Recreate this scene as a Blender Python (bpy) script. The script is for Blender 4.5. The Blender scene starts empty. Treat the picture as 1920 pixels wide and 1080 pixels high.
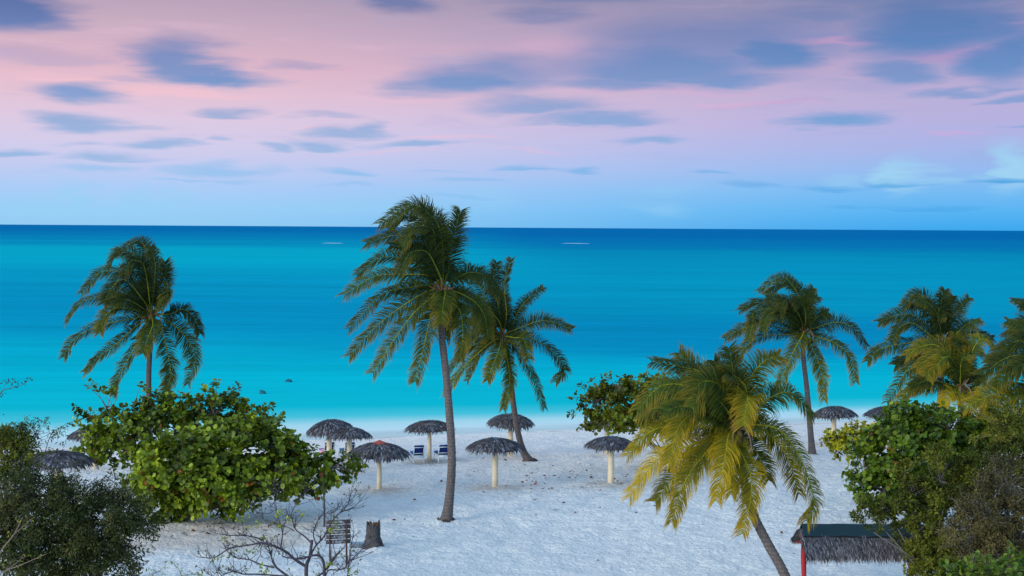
import bpy, math, random
import numpy as np
from mathutils import Vector

random.seed(7)
rng = np.random.default_rng(11)
R = math.radians
sc = bpy.context.scene
COL = sc.collection

# ------------------------------------------------------------------ camera
CAM_H = 13.5
F = 2667.0                      # focal length in photo pixels (50 mm on 36 mm, 1920 wide)
PITCH = math.atan(113.5 / F)
ROLL = 0.0062
cam_d = bpy.data.cameras.new('camera')
cam_d.lens = 50.0
cam_d.sensor_width = 36.0
cam_d.clip_start = 0.5
cam_d.clip_end = 200000
cam = bpy.data.objects.new('camera', cam_d)
COL.objects.link(cam)
cam.location = (0, 0, CAM_H)
cam.rotation_mode = 'QUATERNION'
from mathutils import Matrix
Mrot = Matrix.Rotation(R(90) - PITCH, 3, 'X') @ Matrix.Rotation(ROLL, 3, 'Z')
cam.rotation_quaternion = Mrot.to_quaternion()
sc.camera = cam
MR = np.array(Mrot)

def lin(r, g, b):
    def f(c):
        c /= 255.0
        return c / 12.92 if c <= 0.04045 else ((c + 0.055) / 1.055) ** 2.4
    return (f(r), f(g), f(b))

# ------------------------------------------------------------------ light
SUN_EL, SUN_AZ = R(20), R(232)     # low soft light from behind and left of the camera
sc.view_settings.view_transform = 'Standard'
sc.view_settings.look = 'None'
sc.view_settings.exposure = 0.0
sc.view_settings.gamma = 1.0
sun_d = bpy.data.lights.new('sun', 'SUN')
sun_d.energy = 1.35
sun_d.angle = R(16)
sun_d.color = (1.0, 0.90, 0.80)
sun = bpy.data.objects.new('sun', sun_d)
COL.objects.link(sun)
sdir = Vector((math.sin(SUN_AZ) * math.cos(SUN_EL), math.cos(SUN_AZ) * math.cos(SUN_EL), math.sin(SUN_EL)))
sun.rotation_mode = 'QUATERNION'
sun.rotation_quaternion = sdir.to_track_quat('Z', 'Y')
sun.location = (-30, -30, 60)
SKY_STRENGTH = 0.15
SKY_TINT = (0.75, 1.0, 1.25)
SKY_ADD = (0.29, 0.45, 0.66)

# ------------------------------------------------------------------ node helper
class NT:
    def __init__(self, tree):
        self.t = tree
        tree.nodes.clear()
    def n(self, typ, **kw):
        nd = self.t.nodes.new(typ)
        for k, v in kw.items():
            setattr(nd, k, v)
        return nd
    def link(self, a, b):
        self.t.links.new(a, b)
    def setin(self, sock, v):
        if hasattr(v, 'is_output'):
            self.t.links.new(v, sock)
        else:
            sock.default_value = v
    def math(self, op, a, b=0.0, c=0.0, clamp=False):
        nd = self.n('ShaderNodeMath', operation=op, use_clamp=clamp)
        self.setin(nd.inputs[0], a)
        self.setin(nd.inputs[1], b)
        if len(nd.inputs) > 2:
            self.setin(nd.inputs[2], c)
        return nd.outputs[0]
    def vmath(self, op, a, b=(0, 0, 0), c=None):
        nd = self.n('ShaderNodeVectorMath', operation=op)
        self.setin(nd.inputs[0], a)
        self.setin(nd.inputs[1], b)
        if c is not None:
            self.setin(nd.inputs[2], c)
        return nd.outputs['Value'] if op == 'LENGTH' else nd.outputs[0]
    def maprange(self, v, a, b, c=0.0, d=1.0, smooth=True):
        nd = self.n('ShaderNodeMapRange', interpolation_type='SMOOTHSTEP' if smooth else 'LINEAR')
        self.setin(nd.inputs[0], v)
        for i, x in enumerate((a, b, c, d)):
            self.setin(nd.inputs[1 + i], x)
        return nd.outputs[0]
    def mix(self, f, a, b, typ='MIX'):
        nd = self.n('ShaderNodeMix', data_type='RGBA', blend_type=typ)
        self.setin(nd.inputs[0], f)
        for sock, v in ((nd.inputs[6], a), (nd.inputs[7], b)):
            if isinstance(v, tuple) and len(v) == 3:
                v = v + (1.0,)
            self.setin(sock, v)
        return nd.outputs[2]
    def ramp(self, f, stops, interp='LINEAR'):
        nd = self.n('ShaderNodeValToRGB')
        cr = nd.color_ramp
        cr.interpolation = interp
        while len(cr.elements) < len(stops):
            cr.elements.new(0.5)
        for e, (p, c) in zip(cr.elements, stops):
            e.position = p
            e.color = tuple(c) + (1.0,)
        self.setin(nd.inputs[0], f)
        return nd.outputs[0]
    def noise(self, vec, scale, detail=3, rough=0.55):
        nd = self.n('ShaderNodeTexNoise')
        if vec is not None:
            self.link(vec, nd.inputs['Vector'])
        nd.inputs['Scale'].default_value = scale
        nd.inputs['Detail'].default_value = detail
        nd.inputs['Roughness'].default_value = rough
        return nd.outputs['Fac']

# ------------------------------------------------------------------ world: dusk sky with drifting clouds
world = bpy.data.worlds.new('World')
sc.world = world
world.use_nodes = True
W = NT(world.node_tree)
tc = W.n('ShaderNodeTexCoord')
dirv = tc.outputs['Generated']
sep = W.n('ShaderNodeSeparateXYZ')
W.link(dirv, sep.inputs[0])
az = W.math('ARCTAN2', sep.outputs[0], sep.outputs[1])          # 0 = out to sea
el = W.math('ARCSINE', sep.outputs[2])
comb = W.n('ShaderNodeCombineXYZ')
W.link(az, comb.inputs[0]); W.link(el, comb.inputs[1])
# drift-streaked distortion (stretched along the wind)
st = W.vmath('MULTIPLY', comb.outputs[0], (9.0, 42.0, 1.0))
nz = W.n('ShaderNodeTexNoise')
W.link(st, nz.inputs['Vector'])
nz.inputs['Scale'].default_value = 1.0; nz.inputs['Detail'].default_value = 4.0; nz.inputs['Roughness'].default_value = 0.55
warp = W.vmath('MULTIPLY', W.vmath('SUBTRACT', nz.outputs['Color'], (0.5, 0.5, 0.5)), (0.095, 0.022, 0.0))
P0 = W.vmath('ADD', comb.outputs[0], warp)
st2 = W.vmath('MULTIPLY', comb.outputs[0], (14.0, 150.0, 1.0))
fine = W.noise(st2, 1.0, 4, 0.6)
fine_w = W.n('ShaderNodeCombineXYZ')
W.link(W.math('MULTIPLY_ADD', fine, 0.030, -0.015), fine_w.inputs[0])
W.link(W.math('MULTIPLY_ADD', fine, 0.006, -0.003), fine_w.inputs[1])
PW = W.vmath('ADD', P0, fine_w.outputs[0])

def px_az(px): return math.atan((px - 960) / F)
def px_el(px, py): return math.atan((426.5 + (px - 960) * ROLL - py) / F)

def blobs(lst, soft=(1.35, 0.25)):
    acc = None
    for (px, py, rx, ry, s) in lst:
        rx, ry = rx * 1.06, ry * 1.1
        a0, e0 = px_az(px), px_el(px, py)
        sx, sy = F / rx, F / ry
        d = W.vmath('MULTIPLY_ADD', PW, (sx, sy, 0), (-a0 * sx, -e0 * sy, 0))
        d2 = W.vmath('MAXIMUM', d, W.vmath('MULTIPLY', d, (-1.0, -1.7, 0)))   # flat base, feathered top
        ln = W.vmath('LENGTH', d2)
        v = W.maprange(ln, soft[0], soft[1], 0.0, s)
        acc = v if acc is None else W.math('MAXIMUM', acc, v)
    return acc

elr = W.math('MULTIPLY', el, 180 / math.pi / 12.0)   # 0..1 over 12 degrees
def e12(deg): return deg / 12.0
left = W.ramp(elr, [(e12(0.0), lin(146, 204, 244)), (e12(0.7), lin(156, 207, 247)), (e12(1.5), lin(172, 205, 247)), (e12(2.3), lin(194, 204, 241)),
                    (e12(3.2), lin(212, 205, 235)), (e12(4.2), lin(222, 202, 226)), (e12(5.2), lin(228, 194, 212)),
                    (e12(6.2), lin(224, 184, 201)), (e12(7.5), lin(206, 176, 196)), (e12(9.3), lin(176, 158, 182)), (1.0, lin(150, 150, 186))])
right = W.ramp(elr, [(e12(0.0), lin(60, 168, 238)), (e12(0.7), lin(88, 180, 243)), (e12(1.5), lin(118, 187, 243)), (e12(2.3), lin(148, 187, 240)),
                     (e12(3.2), lin(168, 182, 232)), (e12(4.2), lin(182, 178, 224)), (e12(5.2), lin(186, 176, 216)),
                     (e12(6.2), lin(184, 168, 208)), (e12(7.5), lin(154, 150, 194)), (e12(9.3), lin(122, 134, 172)), (1.0, lin(112, 132, 182))])
side = W.maprange(az, px_az(250), px_az(1900))
base = W.mix(side, left, right)
veil = W.noise(W.vmath('MULTIPLY', PW, (7.0, 75.0, 1.0)), 1.0, 5, 0.6)
hi_ = W.maprange(el, R(1.6), R(4.0))
base = W.mix(W.math('MULTIPLY', hi_, W.maprange(veil, 0.52, 0.78, 0.0, 0.30)), base, W.mix(side, lin(240, 200, 222), lin(196, 176, 220)))
base = W.mix(W.math('MULTIPLY', hi_, W.maprange(veil, 0.46, 0.25, 0.0, 0.30)), base, W.mix(side, lin(176, 176, 214), lin(124, 156, 212)))
pink = blobs([(110, 162, 110, 9, .8), (330, 182, 210, 11, .75), (60, 150, 100, 8, .4), (590, 241, 50, 3, .7), (850, 258, 90, 4, .7), (700, 287, 80, 4, .4),
              (1000, 95, 90, 24, .35), (1575, 86, 90, 7, .8), (1800, 121, 90, 14, .8), (1420, 198, 120, 9, .55), (1250, 175, 220, 12, .25),
              (1780, 262, 60, 5, .45), (1910, 75, 40, 12, .7), (1770, 80, 40, 5, .5), (800, 190, 120, 10, .35), (1005, 285, 80, 4, .4)])
base = W.mix(W.math('MULTIPLY', pink, 0.5), base, W.mix(side, lin(255, 200, 208), lin(236, 160, 205)))
slate = blobs([(20, 52, 120, 56, 1.0), (85, 68, 70, 24, .7), (322, 128, 92, 46, .95), (400, 154, 110, 18, 1.0), (345, 144, 95, 28, .95), (138, 190, 86, 22, .95), (150, 241, 88, 18, .85), (205, 240, 70, 9, .6),
               (445, 213, 62, 11, .7), (300, 273, 62, 12, .8), (222, 299, 76, 13, .75), (275, 305, 60, 7, .6), (30, 292, 74, 10, .85), (180, 270, 45, 7, .45),
               (405, 264, 30, 7, .55), (525, 277, 38, 10, .7), (615, 273, 66, 10, .8), (668, 252, 80, 14, .75), (700, 243, 34, 20, .75), (785, 275, 76, 9, .8),
               (625, 217, 62, 7, .4), (530, 126, 66, 13, .4), (100, 125, 130, 16, .25), (248, 160, 70, 8, .35), (750, 8, 80, 34, .75), (865, 162, 140, 36, .95), (935, 155, 95, 55, .75),
               (1030, 38, 80, 24, .5), (1085, 6, 150, 20, .5)])
slate_r = blobs([(1235, 135, 230, 50, .95), (1340, 95, 230, 55, .7), (1440, 115, 95, 48, 1.0), (1150, 160, 130, 24, .85), (1330, 152, 150, 18, .9), (1010, 208, 110, 18, .8), (1120, 226, 125, 12, .85),
                 (1215, 263, 68, 9, .75), (1563, 235, 66, 17, .95), (1745, 75, 130, 85, 1.0), (1815, 75, 80, 56, .9), (1695, 147, 76, 26, .85), (1890, 135, 92, 60, 1.0),
                 (1500, 44, 130, 22, .5), (1700, 14, 200, 24, .4), (1750, 182, 76, 8, .7), (1890, 198, 64, 8, .75), (1850, 178, 50, 7, .6), (1897, 246, 26, 5, .6)], soft=(1.4, 0.30))
low = blobs([(995, 317, 64, 6, .75), (1085, 319, 34, 7, .75), (1300, 326, 55, 5, .55), (1400, 350, 76, 10, .5), (1560, 354, 70, 9, .6), (1690, 353, 55, 7, .8), (1860, 350, 90, 9, .95),
             (1240, 377, 70, 12, .25), (205, 328, 90, 10, .6), (345, 346, 60, 4, .5), (430, 347, 50, 5, .5), (625, 329, 60, 12, .8), (420, 330, 90, 14, .7), (420, 318, 36, 20, .5),
             (505, 325, 34, 16, .35), (880, 337, 80, 5, .45), (800, 322, 50, 5, .35), (640, 353, 60, 4, .4), (1720, 388, 120, 4, .5), (850, 373, 60, 4, .35), (1560, 389, 50, 4, .4)], soft=(1.3, 0.2))
cum = blobs([(1695, 342, 34, 40, .9), (1715, 345, 28, 26, .7), (1740, 348, 30, 14, .5), (1885, 335, 38, 50, 1.0), (1860, 335, 24, 34, .8), (1912, 335, 26, 40, .9), (1820, 346, 44, 14, .6), (1600, 345, 50, 14, .4), (60, 388, 90, 24, .4), (125, 376, 30, 32, .5),
             (240, 385, 40, 30, .4), (315, 388, 40, 34, .4), (190, 394, 200, 12, .35), (700, 390, 200, 14, .25), (1240, 385, 60, 32, .35), (900, 375, 80, 24, .25)], soft=(1.4, 0.15))
base = W.mix(cum, base, W.mix(side, lin(150, 210, 245), lin(160, 211, 242)))
base = W.mix(W.math('MULTIPLY', low, 0.85), base, W.mix(side, lin(132, 192, 238), lin(66, 160, 226)))
cl_l = W.ramp(elr, [(0.0, lin(140, 190, 235)), (e12(3.2), lin(138, 178, 222)), (e12(5.0), lin(114, 156, 208)), (e12(7.0), lin(102, 134, 190)), (e12(8.6), lin(76, 106, 164)), (1.0, lin(80, 102, 154))])
cl_r = W.ramp(elr, [(0.0, lin(90, 165, 225)), (e12(3.4), lin(110, 168, 218)), (e12(5.0), lin(98, 152, 208)), (e12(7.0), lin(78, 132, 190)), (e12(8.6), lin(86, 122, 178)), (1.0, lin(84, 110, 164))])
base = W.mix(W.math('MULTIPLY', slate, 0.92), base, W.mix(side, cl_l, cl_r))
base = W.mix(W.math('MULTIPLY', slate_r, 0.86), base, W.mix(side, cl_l, cl_r))
sky = W.n('ShaderNodeTexSky', sky_type='NISHITA')
sky.sun_disc = False
sky.sun_elevation = SUN_EL
sky.sun_rotation = SUN_AZ
sky.altitude = 0
sky.dust_density = 2.0
upper = W.vmath('MULTIPLY', sky.outputs[0], tuple(SKY_STRENGTH * c for c in SKY_TINT))
upper = W.vmath('ADD', upper, SKY_ADD)
up_f = W.maprange(el, R(10.0), R(24.0))
behind = W.maprange(W.math('ABSOLUTE', az), R(45), R(100))
mixf = W.math('MAXIMUM', up_f, behind)
skycol = W.mix(mixf, base, upper)
bg = W.n('ShaderNodeBackground')
W.link(skycol, bg.inputs[0])
bg.inputs[1].default_value = 1.0
wo = W.n('ShaderNodeOutputWorld')
W.link(bg.outputs[0], wo.inputs[0])

# ------------------------------------------------------------------ geometry of the place
def shore_y(x):
    return 104.5 + 0.27 * x + 0.6 * np.sin(x * 0.11 + 0.5)
WATER_Z = -1.5
def ground_z(x, y):
    s = shore_y(x) - y
    t = np.clip(1.0 - s / 35.0, 0, None)
    z = np.where(s >= 0, -1.5 * np.minimum(t, 1.0) ** 1.5, -1.5 - 0.07 * (-s))
    return np.maximum(z, -14.0)

def ray(px, py):
    d = MR @ np.array([(px - 960) / F, (540 - py) / F, -1.0])
    return d
def at(px, py, Y):
    d = ray(px, py)
    k = Y / d[1]
    return np.array([0, 0, CAM_H]) + d * k
def ground(px, py):
    d = ray(px, py)
    k = 10.0
    for _ in range(60):
        p = np.array([0, 0, CAM_H]) + d * k
        k += (p[2] - float(ground_z(p[0], p[1]))) / -d[2] * 0.8
    return np.array([0, 0, CAM_H]) + d * k
def on_ground(px, Y):
    d = ray(px, 800)
    x = d[0] / d[1] * Y
    return np.array([x, Y, float(ground_z(x, Y))])

# ------------------------------------------------------------------ mesh building
class MB:
    """collects vertex / face arrays and links them as one mesh object"""
    def __init__(self):
        self.v, self.f, self.m, self.c, self.nv = [], [], [], [], 0
    def add(self, v, f, mat=0, col=(1, 1, 1)):
        v = np.asarray(v, float).reshape(-1, 3)
        f = np.asarray(f, int)
        self.v.append(v)
        self.f.append(f + self.nv)
        self.m.append(np.full(len(f), mat, int))
        c = np.asarray(col, float)
        if c.ndim == 1:
            c = np.tile(c, (len(v), 1))
        self.c.append(c)
        self.nv += len(v)
    def box(self, c, s, mat=0, col=(1, 1, 1), rot=None):
        x, y, z = np.array(s) / 2.0
        v = np.array([[-x, -y, -z], [x, -y, -z], [x, y, -z], [-x, y, -z], [-x, -y, z], [x, -y, z], [x, y, z], [-x, y, z]])
        if rot is not None:
            v = v @ np.array(rot).T
        self.add(v + np.array(c), [[0, 3, 2, 1], [4, 5, 6, 7], [0, 1, 5, 4], [1, 2, 6, 5], [2, 3, 7, 6], [3, 0, 4, 7]], mat, col)
    def tube(self, pts, rad, sides=6, mat=0, col=(1, 1, 1), caps=True):
        pts = np.asarray(pts, float)
        n = len(pts)
        rad = np.broadcast_to(np.asarray(rad, float), (n,))
        tan = np.gradient(pts, axis=0)
        tan /= np.linalg.norm(tan, axis=1, keepdims=True) + 1e-9
        ref = np.array([0.0, 1.0, 0.0]) if abs(tan[0][1]) < 0.9 else np.array([1.0, 0, 0])
        ang = np.arange(sides) * 2 * math.pi / sides
        V = []
        for i in range(n):
            a = ref - tan[i] * np.dot(ref, tan[i])
            a /= np.linalg.norm(a) + 1e-9
            ref = a
            b = np.cross(tan[i], a)
            V.append(pts[i] + rad[i] * (np.cos(ang)[:, None] * a + np.sin(ang)[:, None] * b))
        V = np.concatenate(V)
        Fc = []
        for i in range(n - 1):
            for j in range(sides):
                k = (j + 1) % sides
                Fc.append([i * sides + j, i * sides + k, (i + 1) * sides + k, (i + 1) * sides + j])
        c = np.asarray(col, float)
        if c.ndim == 2:
            c = np.repeat(c, sides, axis=0)
        self.add(V, Fc, mat, c)
        if caps:
            o = self.nv - len(V)
            cc = c[-1] if c.ndim == 2 else c
            for i0, p in ((0, pts[0]), ((n - 1) * sides, pts[-1])):
                self.v.append(p[None]); self.c.append(np.array([cc]))
                ci = self.nv; self.nv += 1
                fs = [[o + i0 + j, o + i0 + (j + 1) % sides, ci] for j in range(sides)]
                self.f.append(np.array(fs)); self.m.append(np.full(sides, mat, int))
    def build(self, name, mats, parent=None, smooth=False):
        me = bpy.data.meshes.new(name)
        V = np.concatenate(self.v)
        me.vertices.add(len(V))
        me.vertices.foreach_set('co', V.ravel())
        loops = np.concatenate([f.ravel() for f in self.f])
        tot = np.concatenate([np.full(len(f), f.shape[1], int) for f in self.f])
        start = np.concatenate([[0], np.cumsum(tot)[:-1]])
        me.loops.add(len(loops))
        me.polygons.add(len(tot))
        me.polygons.foreach_set('loop_start', start)
        me.polygons.foreach_set('loop_total', tot)
        me.loops.foreach_set('vertex_index', loops)
        me.polygons.foreach_set('material_index', np.concatenate(self.m))
        if smooth:
            me.polygons.foreach_set('use_smooth', np.ones(len(tot), bool))
        C = np.concatenate(self.c)
        at_ = me.color_attributes.new('tint', 'FLOAT_COLOR', 'POINT')
        at_.data.foreach_set('color', np.hstack([C, np.ones((len(C), 1))]).ravel())
        me.update(calc_edges=True)
        me.validate()
        for m in (mats if isinstance(mats, (list, tuple)) else [mats]):
            me.materials.append(m)
        return link(name, me, parent)

def link(name, me, parent=None):
    o = bpy.data.objects.new(name, me)
    COL.objects.link(o)
    if parent is not None:
        o.parent = parent
        if any(abs(x) > 1e-9 for x in parent.location) and not parent.get('_local'):
            o.location = tuple(-x for x in parent.location)   # mesh coordinates are world coordinates
    return o

def tag(o, label=None, cat=None, group=None, kind=None):
    for k, v in (('label', label), ('category', cat), ('group', group), ('kind', kind)):
        if v:
            o[k] = v
    return o
def thing(name, loc, label, cat, group=None, local=False):
    o = bpy.data.objects.new(name, None)
    o.empty_display_size = 0.3
    COL.objects.link(o)
    o.location = tuple(float(x) for x in loc)
    if local:
        LOCAL.add(o.name)
    return tag(o, label, cat, group)
LOCAL = set()
def part(mb, name, mats, parent, smooth=False):
    """part whose mesh is in world coordinates, or local ones if the thing was made with local=True"""
    o = mb.build(name, mats, None, smooth)
    root = parent
    while root.parent:
        root = root.parent
    o.parent = parent
    if root.name not in LOCAL and parent.parent is None:
        o.location = -parent.location
    return o

def catmull(pts, n):
    p = np.asarray(pts, float)
    p = np.vstack([2 * p[0] - p[1], p, 2 * p[-1] - p[-2]])
    seg = len(p) - 3
    out = []
    for t in np.linspace(0, seg - 1e-6, n):
        i = int(t); u = t - i
        a, b, c, d = p[i], p[i + 1], p[i + 2], p[i + 3]
        out.append(0.5 * ((2 * b) + (c - a) * u + (2 * a - 5 * b + 4 * c - d) * u * u + (3 * b - a - 3 * c + d) * u ** 3))
    return np.array(out)

def unit(v):
    return v / (np.linalg.norm(v, axis=-1, keepdims=True) + 1e-9)

_tab = rng.random((256, 256))
def vnoise(x, y):
    xi, yi = np.floor(x).astype(int), np.floor(y).astype(int)
    u, v = x - xi, y - yi
    u, v = u * u * (3 - 2 * u), v * v * (3 - 2 * v)
    g = lambda a, b: _tab[a % 256, b % 256]
    return (g(xi, yi) * (1 - u) + g(xi + 1, yi) * u) * (1 - v) + (g(xi, yi + 1) * (1 - u) + g(xi + 1, yi + 1) * u) * v

# ------------------------------------------------------------------ materials
def new_mat(name):
    m = bpy.data.materials.new(name)
    m.use_nodes = True
    return m, NT(m.node_tree)

def mat_tint(name, rough=0.6, transl=0.0, spec=0.3, noise_scale=6.0, noise_amt=0.25, bump=0.0, bump_scale=30.0, mult=1.0):
    """surface colour comes from the mesh's own tint with fine procedural mottling"""
    m, n = new_mat(name)
    a = n.n('ShaderNodeAttribute', attribute_name='tint')
    geo = n.n('ShaderNodeNewGeometry')
    nf = n.noise(geo.outputs['Position'], noise_scale, 3)
    k = n.math('MULTIPLY_ADD', nf, 2 * noise_amt, 1.0 - noise_amt)
    k = n.math('MULTIPLY', k, mult)
    col = n.vmath('MULTIPLY', a.outputs['Color'], n_comb(n, k))
    b = n.n('ShaderNodeBsdfPrincipled')
    n.link(col, b.inputs['Base Color'])
    b.inputs['Roughness'].default_value = rough
    b.inputs['Specular IOR Level'].default_value = spec
    if bump:
        bn = n.n('ShaderNodeBump')
        bn.inputs['Strength'].default_value = bump
        bn.inputs['Distance'].default_value = 0.03
        n.link(n.noise(geo.outputs['Position'], bump_scale, 4), bn.inputs['Height'])
        n.link(bn.outputs[0], b.inputs['Normal'])
    out = n.n('ShaderNodeOutputMaterial')
    if transl:
        tr = n.n('ShaderNodeBsdfTranslucent')
        n.link(n.vmath('MULTIPLY', col, (1.25, 1.2, 0.6)), tr.inputs[0])
        mx = n.n('ShaderNodeMixShader')
        mx.inputs[0].default_value = transl
        n.link(b.outputs[0], mx.inputs[1]); n.link(tr.outputs[0], mx.inputs[2])
        n.link(mx.outputs[0], out.inputs[0])
    else:
        n.link(b.outputs[0], out.inputs[0])
    return m
def n_comb(n, k):
    c = n.n('ShaderNodeCombineXYZ')
    for i in range(3):
        n.link(k, c.inputs[i])
    return c.outputs[0]

M_FROND = mat_tint('palm_frond', 0.6, 0.22, 0.10, 3.0, 0.25)
M_LEAF = mat_tint('sea_grape_leaf', 0.45, 0.24, 0.25, 9.0, 0.2)
M_SMALL = mat_tint('small_leaf', 0.7, 0.2, 0.12, 7.0, 0.3)
M_WOOD = mat_tint('branch_bark', 0.85, 0, 0.2, 18.0, 0.45, 0.6, 40)
M_THATCH = mat_tint('thatch', 0.8, 0.0, 0.2, 14.0, 0.35)
M_PAINT = mat_tint('painted', 0.55, 0, 0.3, 3.5, 0.17, 0.15, 25)
M_PLASTIC = mat_tint('white_plastic', 0.4, 0, 0.4, 2.0, 0.03)
M_FABRIC = mat_tint('cushion_fabric', 0.85, 0, 0.2, 30.0, 0.15, 0.2, 60)
M_DRY = mat_tint('dry_leaf', 0.75, 0.1, 0.2, 20.0, 0.3)

def mat_trunk():
    m, n = new_mat('palm_bark')
    geo = n.n('ShaderNodeNewGeometry')
    sp = n.n('ShaderNodeSeparateXYZ'); n.link(geo.outputs['Position'], sp.inputs[0])
    wob = n.noise(geo.outputs['Position'], 2.2, 3)
    ph = n.math('MULTIPLY_ADD', wob, 3.5, n.math('MULTIPLY', sp.outputs[2], 42.0))
    ring = n.math('MULTIPLY_ADD', n.math('SINE', ph), 0.5, 0.5)
    fibre = n.noise(n.vmath('MULTIPLY', geo.outputs['Position'], (26, 26, 5)), 1.0, 4, 0.65)
    blot = n.noise(geo.outputs['Position'], 1.3, 4)
    c = n.ramp(fibre, [(0.25, (0.055, 0.042, 0.04)), (0.55, (0.135, 0.108, 0.10)), (0.8, (0.22, 0.185, 0.165))])
    c = n.mix(n.math('MULTIPLY', n.maprange(ring, 0.75, 1.0), 0.38), c, (0.045, 0.035, 0.034))
    c = n.mix(n.maprange(blot, 0.55, 0.75, 0, 0.5), c, (0.10, 0.09, 0.075))
    b = n.n('ShaderNodeBsdfPrincipled')
    n.link(c, b.inputs['Base Color'])
    b.inputs['Roughness'].default_value = 0.9
    b.inputs['Specular IOR Level'].default_value = 0.2
    bn = n.n('ShaderNodeBump'); bn.inputs['Strength'].default_value = 0.8; bn.inputs['Distance'].default_value = 0.03
    n.link(n.math('ADD', n.math('MULTIPLY', ring, -0.6), fibre), bn.inputs['Height'])
    n.link(bn.outputs[0], b.inputs['Normal'])
    o = n.n('ShaderNodeOutputMaterial'); n.link(b.outputs[0], o.inputs[0])
    return m
M_TRUNK = mat_trunk()

def mat_sand():
    m, n = new_mat('sand')
    geo = n.n('ShaderNodeNewGeometry')
    pos = geo.outputs['Position']
    big = n.noise(pos, 0.09, 4)
    mid = n.noise(pos, 0.9, 4)
    grain = n.noise(n.vmath('MULTIPLY', pos, (1, 1, 0.2)), 7.0, 4, 0.7)
    speck = n.noise(pos, 16.0, 2, 0.6)
    c = n.mix(n.maprange(big, 0.3, 0.7), (0.66, 0.65, 0.60), (0.735, 0.70, 0.635))
    c = n.mix(n.maprange(mid, 0.35, 0.75, 0, 0.35), c, (0.47, 0.475, 0.475))
    c = n.mix(n.maprange(grain, 0.45, 0.75, 0, 0.55), c, (0.38, 0.375, 0.37))
    c = n.mix(n.maprange(speck, 0.70, 0.78, 0, 0.45), c, (0.25, 0.20, 0.17))
    # warm damp line along the wrack and leaf-stained patches, with parasol shade painted in
    at_ = n.n('ShaderNodeAttribute', attribute_name='tint')
    c = n.vmath('MULTIPLY', c, at_.outputs['Color'])
    b = n.n('ShaderNodeBsdfPrincipled')
    n.link(c, b.inputs['Base Color'])
    b.inputs['Roughness'].default_value = 0.95
    b.inputs['Specular IOR Level'].default_value = 0.1
    bn = n.n('ShaderNodeBump'); bn.inputs['Strength'].default_value = 1.0; bn.inputs['Distance'].default_value = 0.14
    h = n.math('ADD', n.noise(pos, 4.5, 4, 0.6), n.math('MULTIPLY', n.noise(pos, 1.6, 2), 0.8))
    n.link(h, bn.inputs['Height'])
    n.link(bn.outputs[0], b.inputs['Normal'])
    o = n.n('ShaderNodeOutputMaterial'); n.link(b.outputs[0], o.inputs[0])
    return m
M_SAND = mat_sand()

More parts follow.
